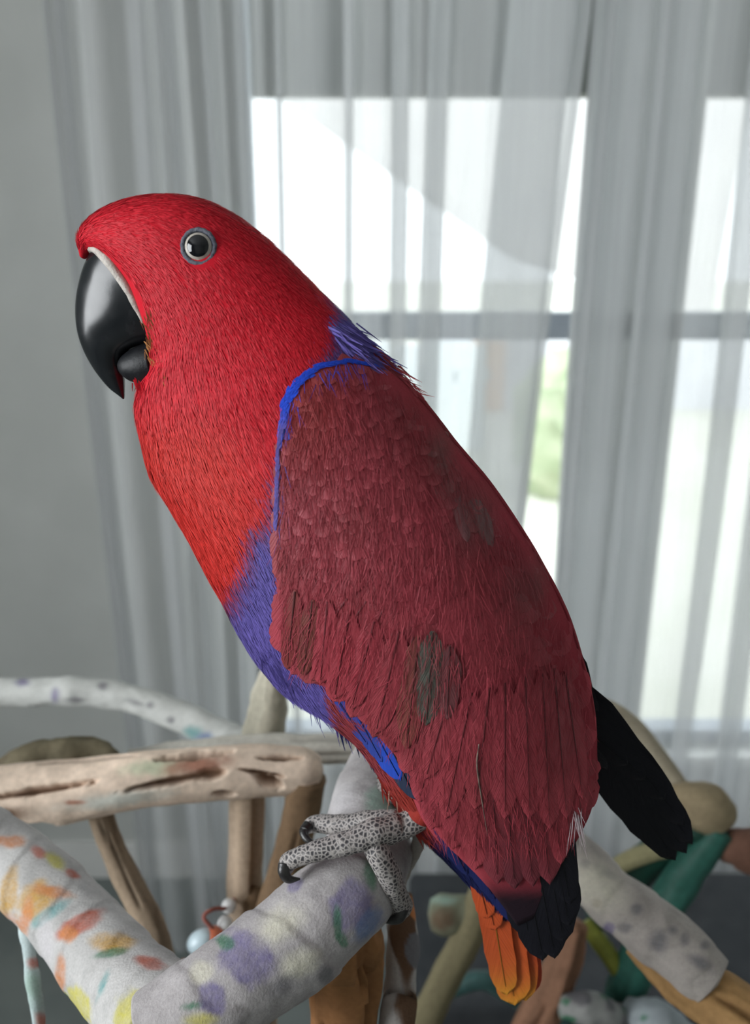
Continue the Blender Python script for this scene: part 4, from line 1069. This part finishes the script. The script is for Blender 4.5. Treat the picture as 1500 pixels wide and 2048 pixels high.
M['quill'] = noise_mat('bare_quill', (0.10, 0.07, 0.06), (0.22, 0.17, 0.14), 300, 0.4, 0.4, 0.1)
# pale loose plumes by the wing tip, one pale bare quill
tuft('plume', [(1140, 1605, 1158, 1612, 60, .0, 1, 17, .22, srgb(166, 152, 156), 9, 4)], w_base)
tube('quill', [tuple(wsurf(958, 1488, 2.6 * MM)) + (.0002,), tuple(wsurf(954, 1530, 2.8 * MM)) + (.00035,), tuple(wsurf(962, 1590, 2.6 * MM)) + (.00025,), tuple(wsurf(975, 1670, 2.4 * MM)) + (.0001,)], M['quill'], w_base, S=24, R=8, lump=0)

# far wing: covering shell mirrored through the bird, and its dark primaries dropping away behind
far_n = -np.maximum(look(WFd, wxp, wyp) - .6 * MM, 3 * MM)
Wm = bw(wxp, wyp) + BN * far_n[..., None]
sh = sstep(30, 75, np.arange(90))[:, None, None]
Wm = Wm - BN * 0.010 * sh * np.linspace(1, .6, 40)[None, :, None]
w_far = mesh('wing', Wm, grid_faces(90, 40, False)[:, ::-1], M['down'], bird, col=wing_color(wxp.ravel(), wyp.ravel()))
md = w_far.modifiers.new('thickness', 'SOLIDIFY'); md.thickness = 0.0015; md.offset = 0
def fsurf(px, py, lift=0.0):
    n = np.interp(np.asarray(py, float), [1250, 1480, 1760], [-6, -26, -44]) * MM
    return bw(px, py, n + lift)
for k, (a, b, hw) in enumerate([((1090, 1380), (1322, 1690), 36), ((1095, 1350), (1352, 1722), 38), ((1110, 1340), (1374, 1708), 36), ((1125, 1340), (1386, 1690), 34), ((1140, 1350), (1368, 1652), 32), ((1140, 1370), (1330, 1600), 30), ((1135, 1400), (1290, 1560), 26), ((1130, 1420), (1255, 1530), 22)]):
    big_feather('primary_feather', a, b, hw, PRI, .5 * k, w_far, mat='vane_dark', tip=PRI, surf=fsurf, p=9, cup=.8)
for k, (a, b, hw) in enumerate([((1120, 1260), (1195, 1460), 26), ((1100, 1290), (1205, 1500), 26), ((1090, 1320), (1215, 1540), 28)]):
    big_feather('covert_feather', a, b, hw, PRI, 2.5 + .4 * k, w_far, surf=fsurf, p=3)

# ---- tail
TO, TR, TY = srgb(208, 88, 44), srgb(184, 66, 38), srgb(230, 160, 50)
def tsurf(nb):
    return lambda px, py, lift=0.0: bw(px, py, nb * MM + lift)
for k, (a, b, hw, c, nb) in enumerate([((1030, 1700), (1064, 1990), 28, TR, -4), ((1000, 1700), (1052, 2003), 34, TR, -2), ((990, 1690), (1030, 2012), 40, TO, 0), ((965, 1690), (1014, 1992), 30, TO, 2), ((950, 1680), (990, 1862), 24, TO, 4), ((940, 1690), (976, 1838), 20, TO, 5)]):
    big_feather('tail_feather', a, b, hw, c, .3 * k, bird, mat='vane', tip=TY if k in (1, 2, 3) else c, surf=tsurf(nb), p=14, tpow=10.0, label='orange tail feather')
for k, (a, b, hw, nb) in enumerate([((1040, 1690), (1075, 1930), 28, -8), ((1060, 1690), (1085, 1900), 28, -12)]):
    big_feather('tail_feather', a, b, hw, TR, 0, bird, mat='vane', tip=TR, surf=tsurf(nb), p=5)

# ---- legs and feet
ms, n_, l_ = new_mat('grey_scaly_skin')
b_ = principled(n_, l_, 0.55, 0.35)
tc = n_.new('ShaderNodeTexCoord'); vo = n_.new('ShaderNodeTexVoronoi'); vo.feature = 'DISTANCE_TO_EDGE'; vo.inputs['Scale'].default_value = 560
vo.inputs['Randomness'].default_value = 0.75
l_.new(tc.outputs['Object'], vo.inputs['Vector'])
r_ = ramp(n_, [(0.04, srgb(166, 160, 156)), (0.14, srgb(120, 116, 114)), (0.30, srgb(52, 50, 54))]); l_.new(vo.outputs['Distance'], r_.inputs[0])
l_.new(r_.outputs[0], b_.inputs['Base Color'])
bpn = n_.new('ShaderNodeBump'); bpn.inputs['Strength'].default_value = 0.7; bpn.inputs['Distance'].default_value = 0.0005; bpn.invert = True
l_.new(vo.outputs['Distance'], bpn.inputs['Height']); l_.new(bpn.outputs[0], b_.inputs['Normal'])
M['scale'] = ms
M['claw'] = noise_mat('dark_claw', (0.012, 0.011, 0.012), (0.03, 0.028, 0.026), 300, 0.3, 0.5, 0.1)
def bpp(px, py, n, r):
    p = bw(px, py, n * MM); k = float((p - CAM) @ np.array([0, cp, -sp])) / FPX
    return (*p, r * k)
def toe(foot, pts, claw):
    t = tube('toe', [bpp(*q) for q in pts], M['scale'], foot, S=60, R=32, lump=0.06, lsc=260)
    tube('claw', [bpp(*q) for q in claw], M['claw'], t, S=26, R=16, lump=0.0)
def make_foot(pts_leg, toes):
    lg = tube('foot', [bpp(*q) for q in pts_leg], M['scale'], bird, S=40, R=32, lump=0.05, lsc=220)
    for t, c in toes: toe(lg, t, c)
    return lg
make_foot([(880, 1590, 8, 30), (850, 1625, 10, 27), (810, 1650, 13, 26), (775, 1660, 16, 30), (740, 1672, 18, 26)],
          [([(800, 1650, 15, 22), (750, 1664, 20, 27), (700, 1684, 24, 25), (650, 1697, 27, 22), (610, 1710, 29, 19), (580, 1722, 29, 19), (572, 1736, 28, 15)], [(570, 1728, 31, 14), (568, 1744, 33, 12), (578, 1758, 33, 9), (600, 1758, 31, 2)]),
           ([(795, 1640, 6, 20), (745, 1642, 4, 22), (700, 1648, 2, 20), (660, 1648, 0, 19), (628, 1648, -2, 17), (616, 1655, -3, 13)], [(616, 1652, 2, 12), (607, 1664, 6, 9), (616, 1680, 9, 7), (636, 1688, 10, 1.5)]),
           ([(745, 1680, 20, 24), (762, 1716, 23, 25), (780, 1752, 22, 24), (793, 1786, 19, 21), (802, 1812, 15, 23), (800, 1822, 13, 18)], [(806, 1815, 18, 14), (797, 1836, 20, 11), (775, 1840, 20, 7.5), (758, 1828, 19, 2)])])
make_foot([(900, 1560, -22, 28), (860, 1575, -24, 26), (820, 1585, -28, 24), (790, 1590, -32, 22)],
          [([(800, 1588, -30, 18), (760, 1580, -40, 20), (730, 1575, -52, 18), (705, 1590, -56, 14)], [(706, 1588, -56, 9), (698, 1600, -56, 6), (700, 1612, -55, 1.2)]),
           ([(800, 1590, -32, 18), (820, 1600, -44, 20), (832, 1620, -54, 16)], [(830, 1618, -54, 9), (832, 1634, -54, 6), (826, 1644, -52, 1.2)])])
tube('thigh', [bpp(920, 1480, 12, 60), bpp(890, 1540, 12, 50), bpp(862, 1595, 11, 36), bpp(838, 1630, 11, 27)], M['down'], bird, S=40, R=32, lump=0.08, lsc=120, base=srgb(146, 48, 40), dark=srgb(120, 40, 30))
